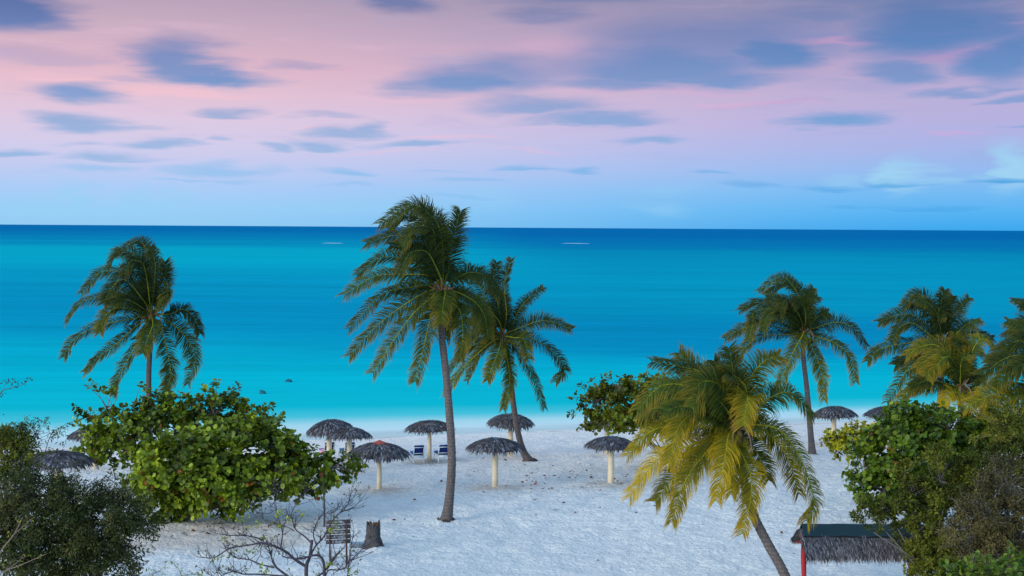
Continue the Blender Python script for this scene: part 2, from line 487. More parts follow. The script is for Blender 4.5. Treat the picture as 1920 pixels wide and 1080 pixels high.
def mat_water():
    m, n = new_mat('sea_water')
    geo = n.n('ShaderNodeNewGeometry')
    pos = geo.outputs['Position']
    sp = n.n('ShaderNodeSeparateXYZ'); n.link(pos, sp.inputs[0])
    x, y = sp.outputs[0], sp.outputs[1]
    s = n.math('SUBTRACT', y, n.math('MULTIPLY_ADD', n.math('MAXIMUM', n.math('MINIMUM', x, 60.0), -60.0), 0.27, 104.5))
    # depth contours wander: broad noise in log-distance
    lg = n.math('LOGARITHM', n.math('MAXIMUM', s, 1.0), 10.0)          # 0..5
    w1 = n.noise(n.vmath('MULTIPLY', pos, (0.010, 0.020, 0)), 1.0, 4, 0.5)
    w2 = n.noise(n.vmath('MULTIPLY', pos, (0.0012, 0.006, 0)), 1.0, 4, 0.55)
    # tongues of sand on the seabed to the left, a darker weed bed to the right
    tilt = n.math('MULTIPLY', n.maprange(x, -60.0, 40.0, -1.0, 1.0, smooth=False), -0.10)
    lg2 = n.math('ADD', n.math('ADD', lg, n.math('MULTIPLY_ADD', w1, 0.20, -0.10)), n.math('MULTIPLY_ADD', w2, 0.34, -0.17))
    f = n.math('DIVIDE', n.math('ADD', lg2, n.math('MULTIPLY', tilt, -1.0)), 4.5)
    def K(sd): return math.log10(sd) / 4.5
    A = lambda r, g, b: (r, g, b)
    shore = [(K(2.6), A(0.64, 0.69, 0.66)), (K(6), A(0.50, 0.66, 0.62)), (K(10.5), A(0.09, 0.53, 0.53)), (K(17), A(0.004, 0.455, 0.475))]
    cr = n.ramp(f, shore + [(K(40), A(0.001, 0.425, 0.465)), (K(58), A(0.001, 0.365, 0.45)), (K(70), A(0.001, 0.245, 0.375)), (K(130), A(0.001, 0.228, 0.36)), (K(210), A(0.001, 0.275, 0.375)),
                   (K(380), A(0.001, 0.285, 0.385)), (K(620), A(0.001, 0.265, 0.375)), (K(900), A(0.001, 0.235, 0.345)), (K(1400), A(0.001, 0.170, 0.325)), (K(3500), A(0.001, 0.128, 0.305))])
    cl = n.ramp(f, shore + [(K(40), A(0.001, 0.425, 0.465)), (K(70), A(0.001, 0.365, 0.445)), (K(100), A(0.001, 0.275, 0.395)), (K(160), A(0.001, 0.255, 0.38)), (K(260), A(0.001, 0.295, 0.40)),
                   (K(450), A(0.001, 0.360, 0.42)), (K(640), A(0.001, 0.340, 0.41)), (K(900), A(0.001, 0.245, 0.36)), (K(1500), A(0.001, 0.185, 0.33)), (K(3500), A(0.001, 0.135, 0.305))])
    c = n.vmath('MULTIPLY', n.mix(n.maprange(x, -55.0, 35.0), cl, cr), (1.0, 1.045, 1.0))
    # fine wind streaks lying along the swell
    s1 = n.noise(n.vmath('MULTIPLY', pos, (0.035, 0.30, 0)), 1.0, 5, 0.65)
    s2 = n.noise(n.vmath('MULTIPLY', pos, (0.006, 0.055, 0)), 1.0, 5, 0.65)
    s3 = n.noise(n.vmath('MULTIPLY', pos, (0.0015, 0.012, 0)), 1.0, 4, 0.6)
    k = n.math('ADD', n.math('ADD', n.math('MULTIPLY', s1, 0.40), n.math('MULTIPLY', s2, 0.32)), n.math('MULTIPLY', s3, 0.18))
    s0 = n.noise(n.vmath('MULTIPLY', pos, (0.16, 1.1, 0)), 1.0, 4, 0.7)
    k = n.math('ADD', k, n.math('MULTIPLY', s0, 0.34))
    k = n.math('ADD', k, 0.38)
    reef = n.noise(n.vmath('MULTIPLY', pos, (0.010, 0.045, 0)), 1.0, 5, 0.6)
    rz = n.math('MULTIPLY', n.maprange(s, 45.0, 90.0), n.maprange(s, 600.0, 250.0))
    k = n.math('SUBTRACT', k, n.math('MULTIPLY', rz, n.maprange(reef, 0.56, 0.70, 0.0, 0.13)))
    near_calm = n.maprange(s, 5.0, 40.0)
    k = n.math('ADD', n.math('MULTIPLY', k, near_calm), n.math('SUBTRACT', 1.0, near_calm))
    c = n.vmath('MULTIPLY', c, n_comb(n, k))
    df = n.n('ShaderNodeBsdfDiffuse'); n.link(c, df.inputs[0])
    gl = n.n('ShaderNodeBsdfGlossy'); gl.inputs['Roughness'].default_value = 0.35
    gl.inputs['Color'].default_value = (0.1, 0.7, 0.9, 1)
    mx = n.n('ShaderNodeMixShader'); mx.inputs[0].default_value = 0.03
    n.link(df.outputs[0], mx.inputs[1]); n.link(gl.outputs[0], mx.inputs[2])
    tr = n.n('ShaderNodeBsdfTransparent')
    wash = n.noise(n.vmath('MULTIPLY', pos, (0.12, 0.5, 0)), 1.0, 3)
    alpha = n.maprange(n.math('ADD', s, n.math('MULTIPLY_ADD', wash, 3.0, -1.5)), -1.0, 4.0, 0.70, 1.0)
    mx2 = n.n('ShaderNodeMixShader'); n.link(alpha, mx2.inputs[0])
    n.link(tr.outputs[0], mx2.inputs[1]); n.link(mx.outputs[0], mx2.inputs[2])
    o = n.n('ShaderNodeOutputMaterial'); n.link(mx2.outputs[0], o.inputs[0])
    return m
M_WATER = mat_water()

# ------------------------------------------------------------------ setting: sand and sea
def build_sand():
    xs = np.concatenate([[-4000, -800, -200, -80], np.arange(-40, 40.01, 0.22), [80, 200, 800, 4000]])
    ys = np.concatenate([[-800, -100, 0, 25], np.arange(40, 112.01, 0.22), [125, 180, 300]])
    X, Y = np.meshgrid(xs, ys)
    Z = ground_z(X, Y)
    fade = np.clip((shore_y(X) - Y - 1.0) / 8.0, 0.0, 1.0)
    inside = ((np.abs(X) <= 40) & (Y >= 40) & (Y <= 112)).astype(float)
    a = 0.45
    U, V = X * math.cos(a) + Y * math.sin(a), -X * math.sin(a) + Y * math.cos(a)
    h = 0.06 * (vnoise(U * 0.85, V * 1.5) - 0.5) + 0.11 * (vnoise(U * 1.7 + 31, V * 2.5 + 7) - 0.5) + 0.11 * (vnoise(U * 3.1 + 11, V * 4.0 + 3) - 0.5)
    h += 0.16 * (vnoise(X * 0.16 + 5, Y * 0.22 + 9) - 0.5)
    Z = Z + h * fade * inside
    # little terrace edge that crosses the beach
    edge = 74.0 + 0.04 * X + 0.8 * np.sin(X * 0.13)
    Z += inside * -0.10 / (1 + np.exp(-(Y - edge) / 0.35)) * 0.6
    # sand piled at posts and trunks
    for (px, py, r_) in ((711, 917, .45), (928, 911, .5), (1145, 908, .5), (805, 862, .5), (957, 853, .5), (836, 977, .8), (994, 864, .8), (1524, 855, .7), (700, 1026, .8), (1138, 852, .5)):
        g = ground(px, py)
        dd = ((X - g[0]) ** 2 + (Y - g[1]) ** 2) / r_ ** 2
        Z += 0.09 * np.exp(-dd) + inside * 0.05 * np.exp(-dd * .25) * (vnoise(X * 3, Y * 3) - .5)
    # leaf-stained, trodden sand, plus painted shade under the parasols
    tint = np.ones(X.shape + (3,))
    dry = np.clip((Y - 74 + 5 * (vnoise(X * 0.15, Y * 0.2) - 0.5)) / 14.0, 0, 1)[..., None]      # whiter, drier shell sand nearer the water
    tint = tint * (1 - dry) + np.array([1.16, 1.07, 1.02]) * dry
    s_ = shore_y(X) - Y
    wr = np.exp(-((s_ - 1.2 - 0.8 * np.sin(X * .35)) / 0.35) ** 2) * np.clip((vnoise(X * 1.3, Y * 1.3) - .42) * 4, 0, 1)
    tint = tint * (1 - 0.45 * wr[..., None] * np.array([.8, .9, 1.0]))
    def stain_and_shade(cx, cy, rx, ry, amt, col):
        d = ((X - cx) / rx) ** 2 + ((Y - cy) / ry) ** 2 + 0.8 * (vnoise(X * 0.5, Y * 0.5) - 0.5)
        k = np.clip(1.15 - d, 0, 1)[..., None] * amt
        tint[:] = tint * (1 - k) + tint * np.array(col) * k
    stain_and_shade(-13, 61.5, 6.5, 3.4, 0.7, (0.74, 0.60, 0.50))
    stain_and_shade(4, 79, 11, 6, 0.35, (0.82, 0.76, 0.72))
    stain_and_shade(-9, 76, 6, 3.5, 0.3, (0.84, 0.78, 0.74))
    stain_and_shade(20, 80, 8, 5, 0.30, (0.84, 0.78, 0.74))
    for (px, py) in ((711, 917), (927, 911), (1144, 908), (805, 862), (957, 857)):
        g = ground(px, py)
        stain_and_shade(g[0], g[1], 1.5, 1.4, 0.5, (0.82, 0.72, 0.66))  # canopy shade painted into the sand tint below each of these parasols
    ny, nx = X.shape
    idx = np.arange(ny * nx).reshape(ny, nx)
    Fc = np.stack([idx[:-1, :-1], idx[:-1, 1:], idx[1:, 1:], idx[1:, :-1]], -1).reshape(-1, 4)
    mb = MB()
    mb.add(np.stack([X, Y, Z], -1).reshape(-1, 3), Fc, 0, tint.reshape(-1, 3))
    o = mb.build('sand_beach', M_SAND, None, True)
    tag(o, 'pale dimpled sand of the beach running down to the sea', None, None, 'structure')
build_sand()

mb = MB()
xs = [-120000, -6000, -600, -60, 60, 600, 6000, 120000]
ys = [84, 130, 250, 800, 4000, 20000, 130000]
V = [[x, y, WATER_Z] for y in ys for x in xs]
nx = len(xs)
Fc = [[j * nx + i, j * nx + i + 1, (j + 1) * nx + i + 1, (j + 1) * nx + i] for j in range(len(ys) - 1) for i in range(nx - 1)]
mb.add(V, Fc)
o = mb.build('sea_water', M_WATER)
tag(o, 'turquoise sea turning deep blue towards the horizon', None, None, 'structure')

# ------------------------------------------------------------------ coconut palms
GREEN = np.array([0.026, 0.044, 0.010]); GREEN2 = np.array([0.058, 0.088, 0.012])
OLIVE = np.array([0.190, 0.170, 0.010]); YELLOW = np.array([0.56, 0.36, 0.010]); BROWN = np.array([0.30, 0.125, 0.020])
WIND = np.array([-0.75, -0.15, 0.12])

def frond_mesh(pts, L, yel, wind, tipbrown=0.5, pairs=64, width=0.045, sparse=0.0, tone=1.0):
    n = pairs
    P = catmull(pts, n + 8)
    T = unit(np.gradient(P, axis=0))
    mb = MB()
    ts = np.linspace(0, 1, len(P))
    rc = np.array([GREEN2 * 1.1 + (OLIVE * 1.7 - GREEN2) * min(1, 0.35 + yel) for _ in ts])
    mb.tube(P[::5], (0.042 * (1 - ts) + 0.008)[::5], 4, 0, rc[::5], caps=False)
    start = int(0.14 * len(P))
    tw = rng.uniform(0.45, 1.15); h_ = np.array([rng.normal(0, 0.35), -1.0, 0.0])
    L = L * 0.68 * rng.uniform(0.9, 1.1)
    grav = rng.uniform(0.7, 1.9); tone = tone * rng.uniform(0.78, 1.2); ph = rng.uniform(0, 100)
    Z = np.array([0, 0, 1.0])
    for side in (-1, 1):
        i = np.arange(start, len(P))
        t = (i - start) / (len(P) - start)
        S = unit(np.cross(T[i], Z * 0.7 + h_ * tw))
        N = unit(np.cross(S, T[i]))
        N = N * np.where(N[:, 2:3] < -0.3, -1.0, 1.0)
        k = len(i)
        prof = np.where(t < 0.35, 0.55 + 0.45 * np.sin(t / 0.35 * np.pi / 2), 1.0 - 0.42 * ((t - 0.35) / 0.65) ** 1.6)
        ln = L * prof * rng.uniform(0.62, 1.18, k)
        if sparse:
            ln *= np.where(rng.random(k) < sparse, rng.uniform(0.15, 0.5, k), 1)
        fwd = 0.50 + 0.55 * t ** 2
        d0 = unit(T[i] * fwd[:, None] + side * S * 1.0 + N * (0.26 - 0.15 * t)[:, None] + rng.normal(0, 0.055, (k, 3)))
        d1 = unit(d0 + wind * 0.26 - Z * grav * (0.24 + 0.12 * rng.random(k))[:, None])
        d2 = unit(d1 + wind * 0.36 - Z * grav * (0.45 + 0.28 * rng.random(k))[:, None])
        bunch = vnoise(t * 13 + ph, np.full(k, ph + side * 3)) - 0.5
        d0 = unit(d0 + T[i] * (bunch * 0.5)[:, None]); d1 = unit(d1 + T[i] * (bunch * 0.7)[:, None] - Z * (bunch * 0.5)[:, None])
        b = P[i] + rng.normal(0, 0.012, (k, 3))
        m1 = b + d0 * (ln * 0.34)[:, None]
        m2 = m1 + d1 * (ln * 0.36)[:, None]
        tp = m2 + d2 * (ln * 0.30)[:, None]
        w = width * (0.75 + 0.5 * rng.random(k))
        wd = unit(np.cross(d0, N) + rng.normal(0, 0.35, (k, 3))) * w[:, None]
        V = np.stack([b - wd * 0.4, b + wd * 0.4, m1 - wd * 0.5, m1 + wd * 0.5, m2 - wd * 0.38, m2 + wd * 0.38, tp - wd * 0.04, tp + wd * 0.04], 1)
        yy = np.clip(yel * 0.88 + 0.32 * (t - 0.45) + rng.normal(0, 0.08, k), 0, 1)
        def shade(y):
            y = y[:, None]
            return np.where(y < 0.35, GREEN + (GREEN2 - GREEN) * y / 0.35,
                   np.where(y < 0.65, GREEN2 + (OLIVE - GREEN2) * (y - 0.35) / 0.3, OLIVE + (YELLOW - OLIVE) * (y - 0.65) / 0.35))
        base = shade(np.clip(yy - 0.13, 0, 1)); tipc = shade(np.clip(yy + 0.20, 0, 1))
        br = np.clip((t - 0.30) * 1.5, 0, 1) * tipbrown * rng.uniform(0.3, 1.0, k)
        tipc = tipc + (BROWN - tipc) * br[:, None]
        base, tipc = base * tone, tipc * tone
        C = np.stack([base, base, base, base, (base + tipc) / 2, (base + tipc) / 2, tipc, tipc], 1)
        f = np.array([[0, 1, 3, 2], [2, 3, 5, 4], [4, 5, 7, 6]])
        Fa = (f[None] + (np.arange(k) * 8)[:, None, None]).reshape(-1, 4)
        mb.add(V.reshape(-1, 3), Fa, 0, C.reshape(-1, 3))
    return mb

def palm(label, crown_px, D, scale, off, fronds, trunk_px, base, rad, L=1.15, wind=1.0, extra=1, yel0=0.2, nuts=6, dead=5, extra_len=1.0, pairs=230, width=0.033, tone=0.84):
    """fronds: (list of crop points, yellowness); scale/off turn crop points into photo pixels; all at depth D from the viewer, spread in depth"""
    base = np.array(base, float)
    root = thing('coconut_palm', base, label, 'palm tree', 'coconut palms on the beach')
    crown = at(crown_px[0], crown_px[1], D)
    # trunk: base -> traced points -> crown
    tp = [base - np.array([0, 0, 0.15])] + [at(px, py, D + (base[1] - D) * k) for (px, py, k) in trunk_px] + [crown - np.array([0, 0, 0.12])]
    P = catmull(tp, 150)
    seg = np.concatenate([[0], np.cumsum(np.linalg.norm(np.diff(P, axis=0), axis=1))])
    u = seg / seg[-1]
    rr = rad * (0.82 + 0.30 * (1 - u)) + rad * 1.15 * np.exp(-seg / 0.42) * 0.9
    rr = rr * (1 + 0.035 * np.sin(seg * 42)) * (1 + 0.02 * rng.normal(size=len(u)))
    mb = MB(); mb.tube(P, rr, 14, 0)
    part(mb, 'trunk', M_TRUNK, root, True)
    mb = MB()
    for j in range(70):
        a = rng.uniform(0, 2 * math.pi); d = np.array([math.cos(a), math.sin(a), 0]); r_ = rr[0] * rng.uniform(.9, 1.05)
        b_ = base + d * r_ * .85 + np.array([0, 0, rng.uniform(.02, .14)])
        mb.tube([b_, b_ + d * .08 + np.array([0, 0, -.05]), base + d * (r_ + rng.uniform(.03, .14)) + np.array([0, 0, -.06])], [.022, .018, .008], 4, 0, np.array([.07, .05, .042]) * rng.uniform(.5, 1.4))
    part(mb, 'roots', M_WOOD, root)
    mpp = D / F
    nn = 0
    for item in fronds:
        pts, yel = item[0], item[1]
        dz = item[2] if len(item) > 2 else None
        w = [crown + rng.normal(0, 0.05, 3) + np.array([0, 0, 0.05])]
        q = [(off[0] + a * scale, off[1] + b * scale) for a, b in pts]
        length = sum(math.hypot(q[i][0] - q[i - 1][0], q[i][1] - q[i - 1][1]) for i in range(1, len(q))) * mpp + 0.5
        if dz is None:
            dz = rng.uniform(-0.42, 0.42) * max(length, 2.5)
        for i, (a, b) in enumerate(q):
            k = (i + 1) / len(q)
            w.append(at(a, b, D + dz * k ** 0.8))
        mb = frond_mesh(w, L, yel, WIND * wind, min(1.0, 0.30 + 1.3 * yel) if yel < .7 else 0.45, pairs, width, 0, tone)
        part(mb, 'frond', M_FROND, root)
        nn += 1
    for j in range(extra):      # young upright and inner fronds that fill the heart of the crown
        a = rng.uniform(0, 2 * math.pi); e = rng.uniform(0.25, 1.35)
        ln = extra_len * rng.uniform(2.4, 3.4)
        d = np.array([math.cos(a) * math.cos(e), math.sin(a) * math.cos(e), math.sin(e)])
        p1 = crown + d * ln * 0.4
        p2 = p1 + unit(d + WIND * wind * 0.45 + np.array([0, 0, -0.10])) * ln * 0.35
        p3 = p2 + unit(d + WIND * wind * 0.9 + np.array([0, 0, -0.75])) * ln * 0.35
        mb = frond_mesh([crown, p1, p2, p3], L * 0.9, yel0 * rng.uniform(0.3, 1.2), WIND * wind, 0.3, pairs, width, 0, tone)
        part(mb, 'frond', M_FROND, root)
    for j in range(nuts):
        a = rng.uniform(0, 2 * math.pi)
        c = crown + np.array([math.cos(a) * rng.uniform(0.2, 0.38), math.sin(a) * rng.uniform(0.2, 0.38), rng.uniform(-0.42, -0.05)])
        mb = MB()
        zz = np.linspace(-1, 1, 7)
        r = 0.12 * rng.uniform(0.8, 1.15)
        mb.tube([c + np.array([0, 0, z * r * 1.25]) for z in zz], [r * math.sqrt(max(0.02, 1 - z * z)) for z in zz], 9, 0,
                np.array([0.17, 0.12, 0.035]) * rng.uniform(0.5, 1.4))
        part(mb, 'coconut', M_DRY, root, True)
    for j in range(dead):       # dry spathes and old leaf stalks under the crown
        a = rng.uniform(0, 2 * math.pi)
        d = np.array([math.cos(a), math.sin(a), 0])
        p = [crown, crown + d * 0.35 + np.array([0, 0, 0.12]), crown + d * 0.62 + np.array([0, 0, -0.15]), crown + d * 0.75 + np.array([0, 0, -0.65 * rng.uniform(0.5, 1.3)])]
        mb = MB(); mb.tube(catmull(p, 12), np.linspace(0.05, 0.012, 12), 5, 0, np.array([0.20, 0.13, 0.085]) * rng.uniform(0.5, 1.3))
        part(mb, 'flower_stalk', M_DRY, root)
    # brown fibre sheath at the heart
    mb = MB()
    for j in range(26):
        a = rng.uniform(0, 2 * math.pi); e = rng.uniform(0.1, 1.2); l = rng.uniform(0.35, 0.75)
        d = np.array([math.cos(a) * math.cos(e), math.sin(a) * math.cos(e), math.sin(e)])
        mb.tube([crown - np.array([0, 0, 0.25]), crown + d * l * 0.5, crown + d * l], [0.06, 0.045, 0.02], 4, 0, np.array([0.19, 0.11, 0.06]) * rng.uniform(0.5, 1.4))
    part(mb, 'leaf_sheath', M_DRY, root)
    return root

# far left palm rising behind the sea grape
palm('tall coconut palm at the far left, windswept, rising behind the sea grape shrubs', (283, 592), 79.0, 0.3147, (0, 420), [
    ([(905, 400), (880, 200), (820, 100), (660, 205)], .05, 1.0), ([(880, 380), (820, 200), (700, 165), (645, 255)], .05, 1.4), ([(860, 420), (760, 300), (600, 290), (490, 410)], .12, -.5),
    ([(850, 450), (740, 330), (660, 390), (620, 470)], .15, -1.5), ([(915, 400), (925, 250), (900, 140)], .05, .5), ([(950, 450), (985, 330), (985, 225)], .05, .6),
    ([(960, 470), (1005, 400), (960, 510)], .2, -1.2), ([(830, 490), (650, 430), (480, 470), (395, 580)], .12, .6), ([(840, 520), (700, 500), (620, 560), (590, 650)], .42, -1.4),
    ([(820, 560), (620, 600), (450, 680), (380, 790)], .3, -.4), ([(800, 620), (690, 720), (580, 800), (505, 880)], .4, .5), ([(860, 640), (780, 780), (700, 920), (680, 1010)], .3, -.6),
    ([(955, 620), (1000, 780), (1015, 900), (990, 1000)], .42, -.4), ([(1010, 540), (1090, 510), (1155, 560), (1190, 650)], .1, .8), ([(1030, 600), (1110, 680), (1165, 800), (1120, 950)], .18, .2),
    ([(910, 600), (880, 680), (850, 770)], .45, -2.2), ([(880, 360), (850, 240), (780, 220), (740, 300)], .1, -1.5), ([(870, 470), (800, 400), (700, 430), (690, 480)], .1, 1.6)],
    [(279, 760, 1.0), (279, 700, .6), (282, 640, .2)], on_ground(281, 79.0), 0.16, L=1.25)

# tall palm in the middle
g = ground(836, 977)
palm('tallest coconut palm, its grey trunk in the middle of the open sand', (829, 545), 66.0, 0.3518, (620, 360), [
    ([(580, 330), (540, 150), (430, 70), (265, 170)], .06, .6), ([(575, 340), (500, 170), (400, 120), (310, 190)], .08, 1.4), ([(560, 380), (480, 270), (360, 230), (195, 270)], .15, -.3),
    ([(625, 420), (650, 270), (690, 100)], .04, .6), ([(540, 430), (420, 370), (270, 350), (140, 440)], .05, .8), ([(530, 450), (400, 440), (240, 450), (75, 545)], .32, -.8),
    ([(520, 500), (420, 510), (270, 550), (100, 725)], .3, .6), ([(520, 530), (410, 590), (250, 710), (105, 870)], .42, 0), ([(530, 570), (440, 650), (330, 800), (225, 965)], .52, -.8),
    ([(560, 600), (530, 680), (495, 830), (450, 1005)], .45, -1.0), ([(640, 580), (690, 640), (705, 760), (690, 890)], .42, -1.5), ([(660, 470), (740, 430), (830, 450), (900, 540)], .05, .8),
    ([(660, 530), (760, 580), (820, 660), (840, 780)], .3, .3), ([(610, 540), (600, 600), (590, 700)], .45, -2.0), ([(600, 320), (570, 170), (480, 80)], .08, -.8),
    ([(570, 420), (510, 320), (420, 330), (370, 430)], .2, -1.8), ([(560, 300), (540, 200), (450, 190), (380, 290)], .15, -1.2), ([(640, 540), (640, 640), (610, 780)], .4, 1.0)],
    [(843, 930, 1.0), (847, 850, .85), (838, 720, .5), (827, 610, .15)], g, 0.188, L=1.3, extra=1)

# second palm with a bent trunk
g = ground(994, 864)
palm('coconut palm with a strongly bent trunk standing beside the back row of parasols', (941, 632), 82.3, 0.3797, (800, 470), [
    ([(395, 320), (385, 170), (418, 42)], .05, .5), ([(360, 310), (330, 150), (345, 60)], .05, .5), ([(330, 300), (240, 150), (150, 115)], .06, .8), ([(310, 320), (220, 230), (140, 200)], .12, -.6),
    ([(310, 380), (200, 345), (100, 390)], .25, -.9), ([(430, 350), (480, 260), (575, 182)], .04, .4), ([(440, 390), (580, 345), (715, 388)], .16, -.2), ([(450, 410), (600, 480), (678, 580), (638, 645)], .16, .3),
    ([(430, 430), (480, 440), (505, 530)], .42, -1.8), ([(430, 470), (520, 610), (582, 775)], .32, .2), ([(390, 500), (410, 640), (378, 780)], .55, -.5), ([(360, 480), (330, 560), (300, 640)], .5, -1.4),
    ([(310, 460), (180, 580), (95, 710)], .58, -.5), ([(310, 440), (210, 480), (110, 590)], .3, .6), ([(330, 400), (250, 390), (170, 500)], .3, -1.5), ([(350, 340), (280, 290), (230, 420)], .16, -1.6),
    ([(380, 340), (370, 230), (310, 190)], .1, 1.2), ([(340, 420), (260, 500), (200, 640)], .45, .9)],
    [(981, 845, .9), (971, 810, .6), (963, 760, .35), (956, 700, .2), (948, 655, .05)], g, 0.17, L=1.15)

# yellowing palm in the foreground, leaning
base4 = on_ground(1515, 48.0)
palm('yellowing coconut palm in the foreground, its trunk leaning left, close to the thatched shelter', (1376, 806), 48.5, 0.4073, (1180, 640), [
    ([(450, 330), (380, 170), (250, 120), (105, 93)], .12, .4), ([(440, 330), (340, 180), (230, 55)], .35, .8), ([(430, 340), (300, 220), (150, 205), (40, 315)], .42, -.3),
    ([(420, 350), (300, 260), (170, 275), (60, 345)], .2, .8), ([(465, 300), (440, 180), (390, 95)], .1, .4), ([(490, 300), (480, 160), (460, 35)], .14, .2),
    ([(510, 310), (540, 200), (610, 100), (690, 65)], .5, .6), ([(530, 340), (540, 270), (545, 260), (525, 385)], .68, -1.5), ([(550, 350), (650, 260), (750, 240), (840, 340)], .3, .5),
    ([(560, 385), (690, 410), (790, 545), (850, 730), (815, 825)], .68, -.5), ([(530, 440), (600, 530), (640, 640)], .5, .8), ([(500, 480), (555, 600), (560, 720), (520, 885)], .82, -.6),
    ([(455, 440), (440, 540), (400, 730)], .92, -1.1), ([(430, 440), (330, 540), (250, 660), (195, 830)], .85, -.5), ([(410, 430), (280, 480), (130, 545), (5, 715)], .95, .2),
    ([(400, 400), (250, 385), (100, 415), (-5, 525)], .72, .6), ([(420, 370), (330, 325), (230, 390), (185, 560)], .74, -1.2), ([(430, 420), (310, 540), (210, 620), (120, 735)], .62, .5),
    ([(570, 390), (660, 440), (740, 560), (780, 700)], .66, .3), ([(470, 280), (410, 200), (330, 190), (270, 290)], .3, -1.2), ([(490, 290), (500, 190), (450, 150)], .2, -.8), ([(480, 450), (490, 560), (470, 700)], .8, -.3),
    ([(450, 320), (360, 240), (280, 320)], .35, -1.4), ([(470, 300), (470, 200), (520, 170)], .15, 1.0)],
    [(1472, 1080, .9), (1440, 1020, .6), (1411, 960, .35), (1390, 880, .1)], base4, 0.165, L=1.2, extra=3, yel0=.3, nuts=9, wind=.7, pairs=240, width=0.028, tone=.95)

# palm on the right by the water
g = ground(1524, 855)
palm('slender coconut palm right of centre, with a single hanging yellow frond against the sea', (1507, 622), 86.0, 0.3427, (1360, 500), [
    ([(425, 250), (380, 120), (300, 55), (185, 130)], .08, .5), ([(430, 260), (420, 140), (330, 90), (225, 150)], .06, 1.2), ([(445, 260), (465, 180), (505, 165)], .05, .6),
    ([(410, 280), (340, 180), (300, 240)], .15, -1.5), ([(390, 300), (280, 225), (170, 195), (85, 235)], .08, .7), ([(380, 310), (260, 235), (160, 250), (145, 300)], .12, -.8),
    ([(370, 330), (240, 285), (160, 305), (128, 395)], .35, -1.0), ([(360, 345), (200, 320), (90, 340), (0, 392)], .2, .6), ([(370, 370), (220, 380), (120, 430), (58, 525)], .3, -.3),
    ([(425, 370), (380, 450), (325, 570), (285, 690)], .6, -1.4), ([(460, 320), (520, 265), (560, 250)], .22, .5), ([(480, 340), (600, 305), (700, 335), (775, 435)], .18, .3),
    ([(490, 380), (600, 420), (685, 500), (712, 630)], .46, -.4), ([(465, 420), (500, 500), (530, 600), (540, 728)], .58, .2), ([(440, 300), (430, 220), (375, 180)], .1, -1.2),
    ([(400, 300), (330, 250), (240, 260), (200, 350)], .2, -1.6), ([(430, 290), (440, 180), (480, 120)], .05, .9)],
    [(1519, 800, 1.0), (1513, 730, .6), (1506, 665, .2)], g, 0.165, L=1.25)

# dark palm behind the yellow one at right
palm('dark green coconut palm at the right, behind the yellower palm and the shrubs', (1767, 640), 84.0, 0.2778, (1620, 520), [
    ([(500, 330), (440, 180), (350, 110), (265, 195)], .1, .5), ([(525, 300), (520, 170), (545, 85)], .08, .3), ([(560, 330), (620, 240), (705, 140)], .04, .6), ([(600, 400), (690, 320), (785, 290)], .35, .5),
    ([(620, 420), (750, 380), (870, 410)], .1, .6), ([(470, 380), (330, 255), (200, 265), (105, 300)], .1, .5), ([(460, 400), (330, 310), (240, 340), (195, 410)], .14, -.6),
    ([(430, 440), (250, 450), (100, 490), (25, 565)], .3, -.2), ([(420, 470), (290, 540), (215, 590)], .1, .8), ([(500, 310), (400, 200), (285, 185)], .12, 1.0), ([(515, 350), (500, 270), (545, 260)], .1, -1.0),
    ([(540, 320), (560, 200), (600, 130)], .08, 1.0), ([(620, 450), (740, 470), (850, 560)], .2, .6), ([(480, 480), (400, 560), (330, 680)], .3, .8)],
    [(1762, 760, .6), (1765, 690, .2)], on_ground(1760, 84.0), 0.165, L=1.25)

palm('bright yellow-green coconut palm with orange nuts, at the right behind the round-leaved shrub', (1801, 728), 69.0, 0.2778, (1620, 520), [
    ([(640, 620), (632, 480), (620, 385)], .55, .2), ([(600, 600), (500, 465), (380, 470), (290, 530)], .55, .5), ([(580, 640), (430, 560), (300, 620), (155, 840)], .3, .2), ([(610, 650), (500, 590), (440, 640), (430, 745)], .6, -1.2),
    ([(620, 620), (540, 510), (440, 545), (360, 610)], .58, -.5), ([(670, 640), (740, 480), (800, 410), (870, 460)], .5, .3), ([(690, 700), (760, 650), (790, 710)], .2, .6),
    ([(560, 750), (420, 740), (300, 770), (215, 880)], .6, -.3), ([(630, 780), (575, 785), (515, 930)], .95, -1.4), ([(710, 780), (850, 740), (975, 775)], .6, -.2), ([(690, 800), (780, 830), (855, 930)], .9, -.9),
    ([(650, 680), (660, 560), (710, 520)], .42, -.8), ([(600, 660), (480, 620), (380, 700), (330, 760)], .4, .6), ([(640, 640), (580, 540), (520, 560), (470, 650)], .55, -1.0), ([(660, 660), (640, 520), (560, 440)], .5, .6)],
    [(1803, 860, 1.0), (1802, 800, .6)], on_ground(1806, 69.0), 0.17, L=1.05, yel0=.5, tone=.95, nuts=12, extra=2)

